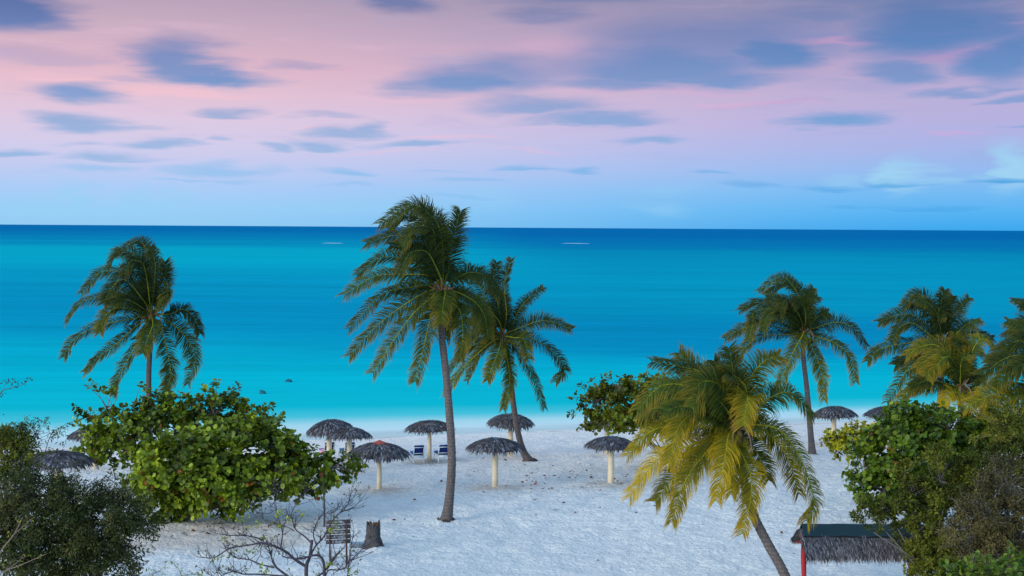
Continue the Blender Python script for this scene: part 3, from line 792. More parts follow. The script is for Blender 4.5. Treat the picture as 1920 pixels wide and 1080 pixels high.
palm('large coconut palm entering at the right edge with long green and brown fronds', (1972, 712), 60.0, 0.2778, (1620, 520), [
    ([(1180, 520), (1060, 430), (950, 480), (870, 560)], .15, .4), ([(1180, 600), (1050, 530), (930, 560), (800, 660)], .2, -.3), ([(1180, 640), (1080, 600), (980, 640), (900, 720)], .25, -.8),
    ([(1150, 740), (1000, 770), (850, 800), (680, 880)], .6, -.5), ([(1160, 780), (1020, 830), (920, 880), (830, 960)], .62, -1.0), ([(1180, 860), (1080, 950), (960, 1000), (850, 1080)], .45, .2),
    ([(1200, 860), (1120, 980), (1050, 1060), (1000, 1160)], .5, -.5), ([(1300, 560), (1350, 420), (1300, 300)], .1, .2), ([(1350, 640), (1480, 560), (1600, 640)], .2, .2), ([(1340, 740), (1460, 820), (1520, 960)], .4, .1),
    ([(1200, 560), (1140, 440), (1030, 430)], .1, 1.0)],
    [(1990, 900, .7), (1980, 800, .3)], on_ground(1992, 60.0), 0.18, L=1.35, extra=3, tone=.85)

palm('distant dark coconut palm whose frond tips show at the right edge above the sea', (1968, 640), 84.0, 0.2778, (1620, 520), [
    ([(1200, 400), (1120, 300), (1060, 300), (955, 400)], .1, .3), ([(1220, 360), (1130, 220), (1055, 190)], .08, .3), ([(1180, 430), (1080, 360), (990, 350)], .12, .8), ([(1300, 330), (1330, 200), (1300, 80)], .08, .2),
    ([(1360, 430), (1460, 380), (1560, 450)], .1, .2), ([(1350, 480), (1440, 560), (1480, 680)], .2, .2), ([(1190, 460), (1100, 520), (1020, 640)], .2, .2)],
    [(1975, 760, .6)], on_ground(1978, 84.0), 0.165, L=1.25, extra=3)

# ------------------------------------------------------------------ shrubs and sea grape
def round_leaf(fold=0.12):
    a = np.linspace(0, 2 * math.pi, 9)[:-1] + math.pi / 8
    ring = np.stack([np.cos(a) * 0.5, np.sin(a) * 0.52 + 0.5, fold * np.abs(np.cos(a))], 1)
    V = np.vstack([[[0, 0.0, 0]], ring, [[0, 0.52, 0.0]]])
    Fc = []
    c = 9
    for j in range(8):
        Fc.append([1 + j, 1 + (j + 1) % 8, c])
    return V[1:], np.array(Fc) - 1
def long_leaf(w=0.36, bend=0.12):
    V = np.array([[0, 0, 0], [w / 2, 0.35, bend * .6], [w / 2.4, 0.72, bend * .5], [0, 1.0, -bend], [-w / 2.4, 0.72, bend * .5], [-w / 2, 0.35, bend * .6], [0, 0.5, 0.0]])
    return V, np.array([[0, 1, 6], [1, 2, 6], [2, 3, 6], [3, 4, 6], [4, 5, 6], [5, 0, 6]])

def place_leaves(mb, tmpl, pos, axis, normal, size, col, mat=0):
    V, Fc = tmpl
    a = unit(axis)
    nrm = normal - a * np.sum(normal * a, 1, keepdims=True)
    nrm = unit(nrm)
    b = np.cross(a, nrm)
    M = np.stack([b, a, nrm], 2)                          # columns: x, y, z of the leaf
    W_ = np.einsum('nij,kj->nki', M, V) * size[:, None, None] + pos[:, None, :]
    k = len(V)
    Fa = (Fc[None] + (np.arange(len(pos)) * k)[:, None, None]).reshape(-1, Fc.shape[1])
    mb.add(W_.reshape(-1, 3), Fa, mat, np.repeat(col, k, axis=0))

def shrub(name, label, cat, group, lobes, D, base, tmpl, leaf, clusters, per, palette, mat, twig=0.5, spread=0.10, trunk_r=0.12, up=0.5,
          bark=(0.16, 0.13, 0.11), inner=0.22, sprigs=(), twig_show=0.35, depth_k=0.8, trunk_pts=None, droop=0.0, shell=(0.72, 1.06), clumps=0, clump_r=0.4):
    base = np.array(base, float)
    root = thing(name, base, label, cat, group)
    mpp = D / F
    C, Rr = [], []
    for lb in lobes:
        cx, cy, rx, ry = lb[:4]
        dz = lb[4] if len(lb) > 4 else 0.0
        rd = lb[5] if len(lb) > 5 else depth_k * (rx + ry) / 2 * mpp
        C.append(at(cx, cy, D + dz)); k = (D + dz) / F
        Rr.append([rx * k, rd, ry * k])
    C, Rr = np.array(C), np.array(Rr)
    wgt = (Rr[:, 0] * Rr[:, 2] + Rr[:, 0] * Rr[:, 1] + Rr[:, 1] * Rr[:, 2]); wgt /= wgt.sum()
    pick = rng.choice(len(C), clusters * 2, p=wgt)
    d = unit(rng.normal(size=(clusters * 2, 3)))
    rad = np.where(rng.random(clusters * 2) < inner, rng.uniform(0.25, 0.75, clusters * 2), rng.uniform(shell[0], shell[1], clusters * 2))
    pos = C[pick] + d * Rr[pick] * rad[:, None]
    # clusters buried in a neighbouring lobe are mostly skipped
    depth = np.min(np.linalg.norm((pos[:, None] - C[None]) / Rr[None], axis=2), axis=1)
    keep = (depth > 0.62) | (rng.random(len(pos)) < inner)
    gz = ground_z(pos[:, 0], pos[:, 1])
    keep &= pos[:, 2] > gz + 0.12
    pos, d, pick = pos[keep][:clusters], d[keep][:clusters], pick[keep][:clusters]
    if clumps:
        cc = pos[rng.choice(len(pos), min(clumps, len(pos)), replace=False)]
        who = np.argmin(((pos[:, None] - cc[None]) ** 2).sum(2), axis=1)
        dd = unit(rng.normal(size=pos.shape) + d * 0.7 + np.array([0, 0, 0.55]))
        keepd = rng.random(len(pos)) < 0.18
        cr_ = clump_r * rng.uniform(0.7, 1.3, len(cc))[who]
        newp = cc[who] + dd * (cr_ * rng.uniform(0.65, 1.05, len(pos)))[:, None] * np.array([1.15, 1.15, 0.8])
        pos = np.where(keepd[:, None], pos, newp); d = np.where(keepd[:, None], d, dd)
        pos[:, 2] = np.maximum(pos[:, 2], ground_z(pos[:, 0], pos[:, 1]) + 0.12)
        clump_tone = rng.random(len(cc))[who]
    n = len(pos)
    dirs = unit(d / Rr[pick] * Rr[pick].mean(1, keepdims=True) + np.array([0, 0, up * 0.5]) + rng.normal(0, 0.35, (n, 3)))
    for (px, py, dz) in sprigs:
        p = at(px, py, D + dz); pos = np.vstack([pos, p]); dirs = np.vstack([dirs, unit(p - C[np.argmin(np.linalg.norm(C - p, axis=1))])])
    n = len(pos)
    pal = np.array(palette)
    # clump colour drifts over the crown, single leaves vary too
    drift = vnoise(pos[:, 0] * 0.55 + 9, pos[:, 2] * 0.8 + pos[:, 1] * 0.4)
    cf = np.clip(0.55 * drift + 0.45 * rng.random(n), 0, 0.999)
    if clumps:
        ct = np.concatenate([clump_tone, rng.random(n - len(clump_tone))])
        cf = np.clip(0.3 * drift + 0.5 * ct + 0.2 * rng.random(n), 0, 0.999)
    # leaves
    k = per
    tt = rng.uniform(0.0, 1.0, (n, k))
    rad_ = rng.normal(0, 1, (n, k, 3))
    rad_ = unit(rad_ - dirs[:, None, :] * np.sum(rad_ * dirs[:, None, :], 2, keepdims=True))
    lp = pos[:, None, :] + dirs[:, None, :] * (tt * twig)[..., None] + rad_ * (leaf * 0.15 + spread * rng.random((n, k, 1))) + rng.normal(0, spread * 0.35, (n, k, 3))
    la = unit(rad_ * 0.8 + dirs[:, None, :] * 0.45 + rng.normal(0, 0.35, (n, k, 3)) + np.array([0, 0, -droop]))
    ln = unit(dirs[:, None, :] * 0.85 + np.array([0, -0.1, up * 0.8]) - rad_ * 0.25 + rng.normal(0, 0.28, (n, k, 3)))
    sz = leaf * rng.uniform(0.65, 1.2, (n, k))
    ci = np.clip(cf[:, None] + rng.normal(0, 0.16, (n, k)), 0, 0.999) * (len(pal) - 1)
    i0 = ci.astype(int); fr = (ci - i0)[..., None]
    col = pal[i0] * (1 - fr) + pal[np.minimum(i0 + 1, len(pal) - 1)] * fr
    col = col * rng.uniform(0.75, 1.25, (n, k, 1))
    if name.startswith('sea_grape'):
        red = rng.random((n, k)) < 0.014
        col[red] = np.array([0.26, 0.075, 0.022]) * rng.uniform(0.6, 1.2, (red.sum(), 1))
    mb = MB()
    place_leaves(mb, tmpl, lp.reshape(-1, 3), la.reshape(-1, 3), ln.reshape(-1, 3), sz.ravel(), col.reshape(-1, 3))
    part(mb, 'crown', mat, root)
    # branches
    mb = MB()
    bark = np.array(bark)
    top = C[np.argsort(-wgt)]
    hub = base + np.array([0, 0, 0.1])
    mids = []
    for c in C:
        mid = hub + (c - hub) * 0.45 + np.array([0, 0, 0.15]) + rng.normal(0, 0.12, 3)
        e = c + rng.normal(0, 0.1, 3)
        r1 = trunk_r * (0.4 if trunk_pts else 0.8)
        mb.tube(catmull([hub, mid, e], 12), np.linspace(r1, r1 * 0.35, 12), 6, 0, bark * rng.uniform(0.8, 1.15))
        mids.append(e)
    mids = np.array(mids)
    for i in range(n):
        if rng.random() > twig_show and i < n - len(sprigs):
            continue
        j = np.argmin(np.linalg.norm(mids - pos[i], axis=1))
        a, e = mids[j], pos[i] + dirs[i] * twig
        m_ = (a + pos[i]) / 2 + rng.normal(0, 0.10, 3)
        r0 = trunk_r * 0.22
        mb.tube(catmull([a, m_, pos[i], e], 8), np.linspace(r0, 0.007, 8), 3, 0, bark * rng.uniform(0.7, 1.3), caps=False)
    part(mb, 'branches', M_WOOD, root)
    if trunk_pts:
        mb = MB()
        for tp, r in trunk_pts:
            P = catmull([np.array(at(px, py, Y)) for (px, py, Y) in tp], 20)
            mb.tube(P, np.linspace(r, r * 0.6, 20) * (1 + 0.12 * rng.normal(size=20)), 9, 0, bark * 0.8)
        part(mb, 'trunk', M_WOOD, root, True)
    else:
        mb = MB()
        P = catmull([base + np.array([0, 0, -0.15]), base + np.array([0.05, 0, 0.35]), base + np.array([0.12, 0.05, 0.8])], 14)
        mb.tube(P, np.linspace(trunk_r * 1.9, trunk_r * 1.2, 14) * (1 + 0.08 * rng.normal(size=14)), 10, 0, bark * 0.7)
        part(mb, 'trunk', M_WOOD, root, True)
    return root

SG = [(0.028, 0.044, 0.004), (0.066, 0.098, 0.005), (0.130, 0.180, 0.008), (0.215, 0.275, 0.012), (0.34, 0.39, 0.024)]
SG_OLIVE = [(0.032, 0.044, 0.005), (0.080, 0.085, 0.006), (0.115, 0.135, 0.008), (0.170, 0.200, 0.012), (0.24, 0.29, 0.02)]
SGR = [(0.020, 0.042, 0.005), (0.044, 0.085, 0.007), (0.085, 0.140, 0.009), (0.145, 0.205, 0.013), (0.22, 0.28, 0.02)]
SG_YEL = [(0.10, 0.12, 0.008), (0.24, 0.23, 0.009), (0.40, 0.36, 0.012), (0.52, 0.43, 0.016)]
DARK = [(0.017, 0.024, 0.009), (0.028, 0.039, 0.011), (0.045, 0.057, 0.014), (0.072, 0.074, 0.020), (0.100, 0.086, 0.030)]
OLV = [(0.022, 0.030, 0.007), (0.045, 0.058, 0.009), (0.082, 0.098, 0.012), (0.130, 0.135, 0.016), (0.165, 0.160, 0.022)]
BRN = [(0.034, 0.032, 0.013), (0.065, 0.055, 0.020), (0.100, 0.080, 0.028), (0.140, 0.105, 0.038)]
BRI = [(0.022, 0.052, 0.006), (0.046, 0.095, 0.008), (0.085, 0.145, 0.012), (0.16, 0.21, 0.018)]
RL, LL = round_leaf(), long_leaf()
GSG = 'round-leaved sea grape shrubs'

shrub('sea_grape_shrub', 'rear sea grape shrub at left, its top against the water under the far left palm', 'shrub', GSG,
      [(325, 812, 118, 44), (400, 778, 66, 30), (265, 812, 68, 36, -.5), (205, 838, 40, 24), (455, 790, 40, 28), (310, 775, 55, 24), (240, 778, 30, 13), (490, 806, 20, 16), (345, 765, 36, 20), (185, 825, 30, 14), (215, 800, 32, 16), (175, 845, 30, 9), (200, 780, 24, 10)],
      72.0, on_ground(330, 72.0), RL, 0.195, 520, 17, SG, M_LEAF, twig=0.42, spread=0.12,
      sprigs=[(172, 730, 0), (184, 736, 0), (196, 742, 0), (208, 744, 0), (220, 745, 0), (152, 770, 0), (160, 776, 0), (170, 782, 0), (180, 785, 0), (150, 797, 0), (158, 806, 0), (440, 744, 0), (505, 770, 0), (496, 772, 0), (478, 774, 0), (150, 850, 0), (160, 850, 0), (175, 848, 0), (262, 728, 0), (270, 738, 0), (405, 725, 0), (400, 735, 0), (385, 738, 0), (448, 735, 0), (440, 750, 0), (520, 788, 0), (510, 792, 0), (500, 796, 0)])
gb = ground(345, 975)
shrub('sea_grape_shrub', 'largest sea grape shrub, front left, overhanging a shaded patch of sand', 'shrub', GSG,
      [(455, 852, 108, 52), (350, 880, 90, 60, -.5), (552, 878, 66, 32), (625, 882, 34, 16), (300, 912, 46, 42, -.8), (410, 905, 105, 42, -1.0), (515, 893, 75, 32, -.8), (460, 808, 46, 18), (390, 835, 72, 28), (290, 862, 34, 30), (322, 950, 30, 20, -.8), (565, 896, 45, 18, -.6), (400, 940, 60, 16, -1.), (595, 876, 40, 15), (510, 845, 50, 28)],
      65.0, gb, RL, 0.215, 820, 17, SG, M_LEAF, twig=0.42, spread=0.14, trunk_r=0.15,
      sprigs=[(662, 880, 0), (655, 868, 0), (640, 860, 0), (668, 870, 0), (650, 890, 0), (240, 862, 0), (248, 868, 0), (236, 892, 0), (244, 900, 0), (408, 962, -1), (312, 976, -1), (306, 968, -1), (300, 975, -1), (520, 800, 0), (425, 962, -1), (612, 905, -.5), (630, 898, -.5), (560, 925, -.6), (590, 918, -.6), (480, 942, -1)])
shrub('sea_grape_shrub', 'olive sea grape tree in the middle distance, partly behind the yellowing palm', 'shrub', GSG,
      [(1180, 758, 66, 36), (1140, 762, 46, 28), (1230, 752, 55, 40), (1150, 785, 55, 16, -.5), (1240, 788, 50, 22, -.5), (1280, 770, 40, 36), (1205, 728, 42, 16), (1112, 748, 18, 10), (1160, 735, 30, 18), (1270, 735, 30, 18)],
      80.5, on_ground(1262, 80.5), RL, 0.20, 420, 16, SG_OLIVE, M_LEAF, twig=0.42, spread=0.13, trunk_r=0.09,
      sprigs=[(1082, 745, 0), (1096, 730, 0), (1110, 722, 0), (1128, 716, 0), (1080, 770, 0), (1235, 714, 0), (1250, 707, 0), (1092, 795, 0), (1145, 712, 0)],
      trunk_pts=[([(1262, 868, 80.5), (1255, 845, 80.5), (1232, 838, 80.3), (1216, 826, 80.3), (1212, 800, 80.3)], 0.11), ([(1258, 850, 80.5), (1262, 820, 80.6), (1255, 780, 80.6)], 0.12)])
shrub('sea_grape_shrub', 'small yellow-leaved sea grape with a gnarled bare stem, right of the slender palm', 'shrub', GSG,
      [(1600, 828, 40, 17), (1572, 826, 18, 10), (1640, 808, 24, 15), (1615, 815, 28, 14), (1590, 842, 26, 9)],
      70.0, ground(1628, 892), RL, 0.17, 130, 14, SG_YEL, M_LEAF, twig=0.35, spread=0.10, trunk_r=0.05, twig_show=.5,
      sprigs=[(1553, 828, 0), (1560, 816, 0)],
      trunk_pts=[([(1632, 893, 67.5), (1622, 868, 68.0), (1632, 858, 68.5), (1628, 835, 69.5)], 0.13), ([(1636, 872, 68), (1655, 866, 68.3), (1650, 840, 69)], 0.07)])
shrub('sea_grape_shrub', 'green sea grape shrub at right, in front of the yellow-green palm', 'shrub', GSG,
      [(1725, 845, 100, 56), (1685, 810, 46, 30), (1765, 800, 80, 28), (1835, 812, 44, 26), (1650, 875, 40, 26), (1652, 920, 36, 30, -.5), (1720, 900, 80, 46), (1620, 895, 20, 12), (1700, 785, 40, 14), (1800, 850, 70, 40)],
      63.0, on_ground(1760, 63.0), RL, 0.20, 660, 17, SGR, M_LEAF, twig=0.42, spread=0.13,
      sprigs=[(1600, 890, 0), (1606, 905, 0), (1612, 915, 0), (1700, 772, 0), (1735, 775, 0), (1600, 858, 0), (1800, 778, 0), (1845, 785, 0), (1608, 842, 0)])
GF = 'fine-leaved bushes in the foreground'
shrub('fine_leaved_bush', 'dense olive fine-leaved bush at right, spilling over the thatched shelter roof', 'bush', GF,
      [(1760, 895, 78, 46), (1705, 942, 62, 38), (1790, 985, 85, 66), (1722, 1003, 36, 30), (1640, 975, 26, 14, .3), (1850, 880, 66, 46), (1905, 830, 36, 36), (1755, 1050, 52, 46), (1880, 800, 36, 24), (1665, 955, 34, 20), (1900, 880, 40, 60), (1748, 1040, 30, 36), (1755, 1088, 36, 36), (1650, 1000, 12, 8, .3), (1790, 1080, 60, 60, -1), (1860, 1040, 60, 60, -.5)],
      49.0, on_ground(1800, 49.0), long_leaf(0.40), 0.135, 1700, 24, OLV, M_SMALL, twig=0.16, spread=0.07, trunk_r=0.06, twig_show=.2, bark=(0.17, 0.15, 0.14), inner=.2, clumps=135, clump_r=0.40)
shrub('fine_leaved_bush', 'greyish brown twiggy bush low at the right edge', 'bush', GF,
      [(1862, 962, 52, 52), (1892, 915, 44, 42), (1832, 1002, 42, 44), (1905, 1005, 56, 56), (1880, 1060, 60, 40)],
      43.5, on_ground(1885, 43.5), long_leaf(0.38), 0.10, 950, 26, BRN, M_SMALL, twig=0.34, spread=0.08, trunk_r=0.05, twig_show=.5, bark=(0.2, 0.18, 0.165), inner=.2, clumps=60, clump_r=0.34)
shrub('broad_leaved_bush', 'bright green paddle-leaved bush at the bottom right corner', 'bush', None,
      [(1850, 1078, 52, 20), (1890, 1068, 34, 22), (1812, 1086, 32, 12), (1900, 1110, 70, 40), (1840, 1120, 70, 40)],
      38.0, on_ground(1870, 38.0), long_leaf(0.5, 0.2), 0.20, 150, 11, BRI, M_LEAF, twig=0.3, spread=0.07, trunk_r=0.03, twig_show=.5, up=.9, inner=.2,
      sprigs=[(1896, 1044, 0), (1820, 1062, 0), (1846, 1058, 0), (1905, 1055, 0), (1800, 1072, 0)])
shrub('fine_leaved_bush', 'dark fine-leaved bush filling the bottom left corner', 'bush', GF,
      [(85, 985, 100, 70), (175, 985, 70, 62), (55, 942, 60, 34), (225, 965, 36, 34), (140, 942, 66, 26), (220, 1020, 38, 40), (60, 1060, 90, 60), (180, 1065, 64, 34), (20, 960, 40, 60), (250, 985, 26, 18, .3), (125, 1020, 80, 50)],
      45.0, on_ground(90, 45.0), long_leaf(0.32), 0.14, 1550, 22, DARK, M_SMALL, twig=0.42, spread=0.10, trunk_r=0.06, twig_show=.25, bark=(0.11, 0.095, 0.09), inner=.2, droop=.4, clumps=110, clump_r=0.42,
      sprigs=[(60, 890, 0), (95, 893, 0), (140, 895, 0), (190, 905, 0), (215, 900, 0), (270, 960, 0), (282, 985, 0), (256, 1045, 0), (262, 1030, 0), (150, 880, 0), (30, 885, 0)])
shrub('fine_leaved_bush', 'olive fine-leaved bush at the left edge, above the dark corner bush', 'bush', GF,
      [(18, 850, 32, 32), (6, 878, 36, 26), (42, 838, 22, 16), (16, 824, 24, 12)],
      50.0, on_ground(5, 50.0), long_leaf(0.34), 0.13, 330, 22, [tuple(1.1 * c for c in p) for p in OLV], M_SMALL, twig=0.34, spread=0.08, trunk_r=0.05, twig_show=.4, bark=(0.11, 0.095, 0.09), droop=.3, clumps=30, clump_r=0.36,
      sprigs=[(88, 822, 0), (78, 800, 0), (96, 812, 0), (64, 800, 0), (105, 815, 0), (85, 845, 0), (40, 795, 0)])

# ------------------------------------------------------------------ bare tree in the foreground, bottom centre-left
def bare_tree():
    D = 42.0
    base = on_ground(578, 42.0)
    root = thing('bare_tree', base, 'nearly leafless branching tree in front of the slatted board, few yellow-green leaves', 'tree')
    S, OX, OY = 0.2083, 360, 900
    P = lambda c: np.array(at(OX + c[0] * S, OY + c[1] * S, D))
    limbs = [
        ([(1030, 1000), (1030, 780), (1060, 690), (1080, 540)], .060, .035, 0),
        ([(1020, 775), (930, 710), (860, 640), (800, 600), (720, 560), (640, 540), (560, 550), (400, 570), (330, 600), (240, 650), (130, 640)], .042, .008, -.8),
        ([(640, 540), (560, 490), (480, 460), (380, 440), (280, 400)], .018, .006, -1.2), ([(800, 600), (800, 480), (740, 340), (700, 260)], .022, .006, .8),
        ([(1060, 690), (1110, 600), (1180, 520), (1290, 340), (1440, 270), (1530, 180)], .030, .006, .6), ([(1290, 340), (1380, 250), (1450, 185)], .014, .005, 1.0),
        ([(1120, 590), (1100, 480), (1130, 380), (1180, 300), (1280, 230)], .020, .006, -.7), ([(1080, 570), (1000, 510), (920, 460), (880, 380), (820, 310)], .026, .006, .5),
        ([(920, 460), (850, 440), (650, 400), (560, 340), (480, 260)], .015, .005, .9), ([(1200, 1000), (1190, 760), (1160, 680), (1100, 665), (1000, 690), (900, 680), (830, 660)], .042, .012, -.4),
        ([(1210, 800), (1270, 700), (1350, 610)], .030, .026, -.5), ([(880, 880), (740, 790), (690, 700), (640, 580)], .034, .008, .6), ([(740, 790), (600, 770), (500, 745), (380, 740), (280, 700), (230, 630)], .024, .006, .9),
        ([(1200, 860), (1240, 800), (1320, 790), (1400, 760), (1430, 700), (1600, 620)], .026, .006, -.7), ([(1400, 870), (1420, 650), (1450, 480)], .016, .006, .3), ([(1400, 870), (1410, 760), (1520, 660)], .016, .006, .6),
        ([(860, 870), (620, 840), (480, 830), (380, 800), (250, 840), (170, 790)], .026, .006, -.6), ([(1400, 1000), (1410, 860)], .045, .04, 0), ([(1030, 960), (950, 900), (880, 880)], .04, .035, 0),
        ([(1130, 870), (1200, 820), (1290, 700)], .03, .01, .4), ([(880, 380), (900, 280), (960, 180), (1060, 90)], .012, .005, .4), ([(700, 260), (760, 140), (690, 60)], .01, .004, .5), ([(1180, 300), (1290, 280), (1340, 180)], .01, .004, -.3)]
    mb = MB(); col = np.array([0.060, 0.048, 0.062])
    ends = []
    for pts, r0, r1, dz in limbs:
        w = np.array([P(p) for p in pts])
        w[:, 1] += dz * np.linspace(0, 1, len(w))
        r0, r1 = r0 * 1.12, r1 * 1.35
        Q = catmull(w, 8 * len(pts)); rad = np.linspace(r0, r1, len(Q))
        mb.tube(Q, rad * (1 + .05 * rng.normal(size=len(Q))), 6, 0, col * rng.uniform(.85, 1.2))
        L_ = np.sum(np.linalg.norm(np.diff(w, axis=0), axis=1))
        if r0 < .05:
            for _ in range(int(L_ * 11) + 3):
                i = rng.integers(len(Q) // 4, len(Q))
                t = unit(Q[min(i + 1, len(Q) - 1)] - Q[max(i - 1, 0)])
                d = unit(t * 0.6 + rng.normal(0, 0.6, 3) + np.array([0, 0, .35]))
                l = rng.uniform(.18, .6)
                e1 = Q[i] + d * l * .5; e2 = e1 + unit(d + rng.normal(0, .3, 3) + np.array([0, 0, .3])) * l * .5
                mb.tube(catmull([Q[i], e1, e2], 6), np.linspace(min(.012, rad[i] * .7), .006, 6), 3, 0, col * rng.uniform(.8, 1.3), caps=False)
                ends.append(e2)
                if rng.random() < .5:
                    e3 = e1 + unit(rng.normal(0, 1, 3) + np.array([0, 0, .4])) * l * .4
                    mb.tube([e1, (e1 + e3) / 2 + rng.normal(0, .02, 3), e3], [.005, .004, .003], 3, 0, col, caps=False)
                    ends.append(e3)
    part(mb, 'trunk_and_branches', M_WOOD, root)
    mb = MB()
    spots = [(790, 290, 1), (800, 280, 1), (600, 390, 1), (480, 455, 1), (890, 320, 1), (960, 330, .7), (620, 540, .4), (640, 530, .3), (1280, 430, .9), (1260, 440, .9), (290, 530, .8), (780, 405, .9), (420, 355, .8), (200, 690, .5), (560, 660, .4),
             (690, 800, .6), (1430, 800, .6), (390, 610, .4), (440, 570, .4), (210, 720, .6), (300, 715, .6), (640, 770, .6), (480, 340, .8), (1120, 840, .5), (1240, 740, .8), (1440, 860, .5), (500, 660, .3), (70, 850, .6), (380, 230, .7), (520, 250, .6), (1080, 60, 1), (690, 100, .6), (1480, 850, .5), (620, 850, .6), (380, 830, .35)]
    lp = []; lc = []
    for (a, b, y) in spots:
        c = P((a, b)) + np.array([0, rng.normal(0, .25), 0])
        for _ in range(11):
            lp.append(c + rng.normal(0, .055, 3)); lc.append((np.array([0.30, 0.34, 0.03]) * y + np.array([0.06, 0.085, 0.015]) * (1 - y)) * rng.uniform(.7, 1.25))
    for e in ends:
        if rng.random() < .28:
            for _ in range(2):
                lp.append(e + rng.normal(0, .03, 3)); lc.append(np.array([0.10, 0.105, 0.03]) * rng.uniform(.4, 1.4))
    lp = np.array(lp); nn = len(lp)
    place_leaves(mb, long_leaf(.5), lp, rng.normal(0, 1, (nn, 3)), rng.normal(0, .6, (nn, 3)) + np.array([0, -.4, .6]), rng.uniform(.06, .11, nn), np.array(lc))
    part(mb, 'leaves', M_SMALL, root)
bare_tree()

def twig_bush(name, label, D, base, lines, leaf_at, bark, leafcol, leafsize=.07, per=6):
    root = thing(name, base, label, 'twig')
    mb = MB(); lp = []
    for pts, r0, r1, dz in lines:
        w = np.array([at(a, b, D) for a, b in pts]); w[:, 1] += dz * np.linspace(0, 1, len(w))
        Q = catmull(w, 8 * len(pts)); mb.tube(Q, np.linspace(r0, r1, len(Q)), 5, 0, np.array(bark) * rng.uniform(.8, 1.2))
        for _ in range(3):
            i = rng.integers(len(Q) // 3, len(Q)); e = Q[i] + unit(rng.normal(0, .6, 3) + np.array([.3, 0, .5])) * rng.uniform(.08, .2)
            mb.tube([Q[i], e], [.006, .004], 3, 0, np.array(bark), caps=False)
            lp += [e + rng.normal(0, .02, 3) for _ in range(2)]
    part(mb, 'stem', M_WOOD, root)
    for (a, b) in leaf_at:
        c = at(a, b, D)
        lp += [c + rng.normal(0, .05, 3) for _ in range(per)]
    lp = np.array(lp); nn = len(lp); mb = MB()
    place_leaves(mb, long_leaf(.42), lp, rng.normal(0, .6, (nn, 3)) + np.array([0, 0, -.4]), rng.normal(0, .6, (nn, 3)) + np.array([0, -.4, .5]), rng.uniform(.7, 1.2, nn) * leafsize,
                 np.array(leafcol) * rng.uniform(.6, 1.3, (nn, 1)))
    part(mb, 'leaves', M_SMALL, root)
twig_bush('bare_twig', 'thin brown budding branches in front of the dark bush, bottom left', 34.0, on_ground(-20, 34.0),
          [([(-30, 1100), (0, 1035), (22, 1005), (37, 973)], .022, .008, .2), ([(22, 1005), (40, 990), (53, 977)], .01, .006, .1), ([(-30, 1095), (10, 1070), (40, 1058), (92, 1035)], .018, .006, -.2), ([(10, 1070), (30, 1056), (41, 1046)], .01, .005, .1)],
          [(37, 975), (53, 978), (16, 1008), (78, 1040), (95, 1032), (15, 1055), (40, 1048), (3, 1062)], (0.24, 0.17, 0.13), (0.22, 0.25, 0.03), .06, 4)
twig_bush('leafy_twig', 'slender twig with small dark leaves against the water at the left edge', 46.0, on_ground(-25, 46.0),
          [([(-45, 900), (-30, 800), (0, 738), (18, 729), (40, 722), (57, 708)], .02, .005, .2), ([(0, 738), (6, 725), (10, 716)], .008, .004, .1), ([(18, 729), (22, 720), (30, 715)], .007, .004, .1)],
          [(5, 742), (12, 717), (20, 715), (34, 717), (48, 718), (57, 710), (3, 778), (8, 715)], (0.07, 0.06, 0.06), (0.035, 0.045, 0.035), .10, 3)
twig_bush('leafy_twig', 'slender arching twig with sparse leaves reaching past the left parasol', 46.0, on_ground(60, 46.0),
          [([(50, 950), (80, 860), (95, 815), (115, 800), (135, 790)], .018, .005, .1), ([(95, 815), (85, 800), (80, 790)], .008, .004, .1), ([(80, 860), (110, 850), (125, 820)], .008, .004, .2), ([(150, 950), (180, 920), (210, 905), (232, 882)], .01, .004, .2)],
          [(80, 792), (90, 800), (105, 806), (120, 797), (135, 792), (110, 830), (125, 822), (195, 895), (226, 897), (100, 822), (60, 790), (72, 785)], (0.07, 0.06, 0.06), (0.05, 0.055, 0.035), .11, 4)
twig_bush('leafy_twig', 'low sprig of yellow-green leaves on the sand at the bottom, left of the bare tree', 40.0, on_ground(330, 40.0),
          [([(340, 1100), (338, 1075), (328, 1062), (318, 1052)], .012, .005, .1), ([(240, 1090), (285, 1078), (305, 1066), (310, 1060)], .008, .004, .1), ([(225, 1085), (270, 1080), (300, 1072)], .006, .004, .1), ([(340, 1080), (365, 1078), (380, 1082)], .008, .004, .1)],
          [(316, 1053), (322, 1054), (330, 1064), (338, 1073), (342, 1078), (312, 1060), (288, 1077), (378, 1078), (360, 1080), (350, 1085)], (0.09, 0.08, 0.06), (0.19, 0.25, 0.03), .075, 4)

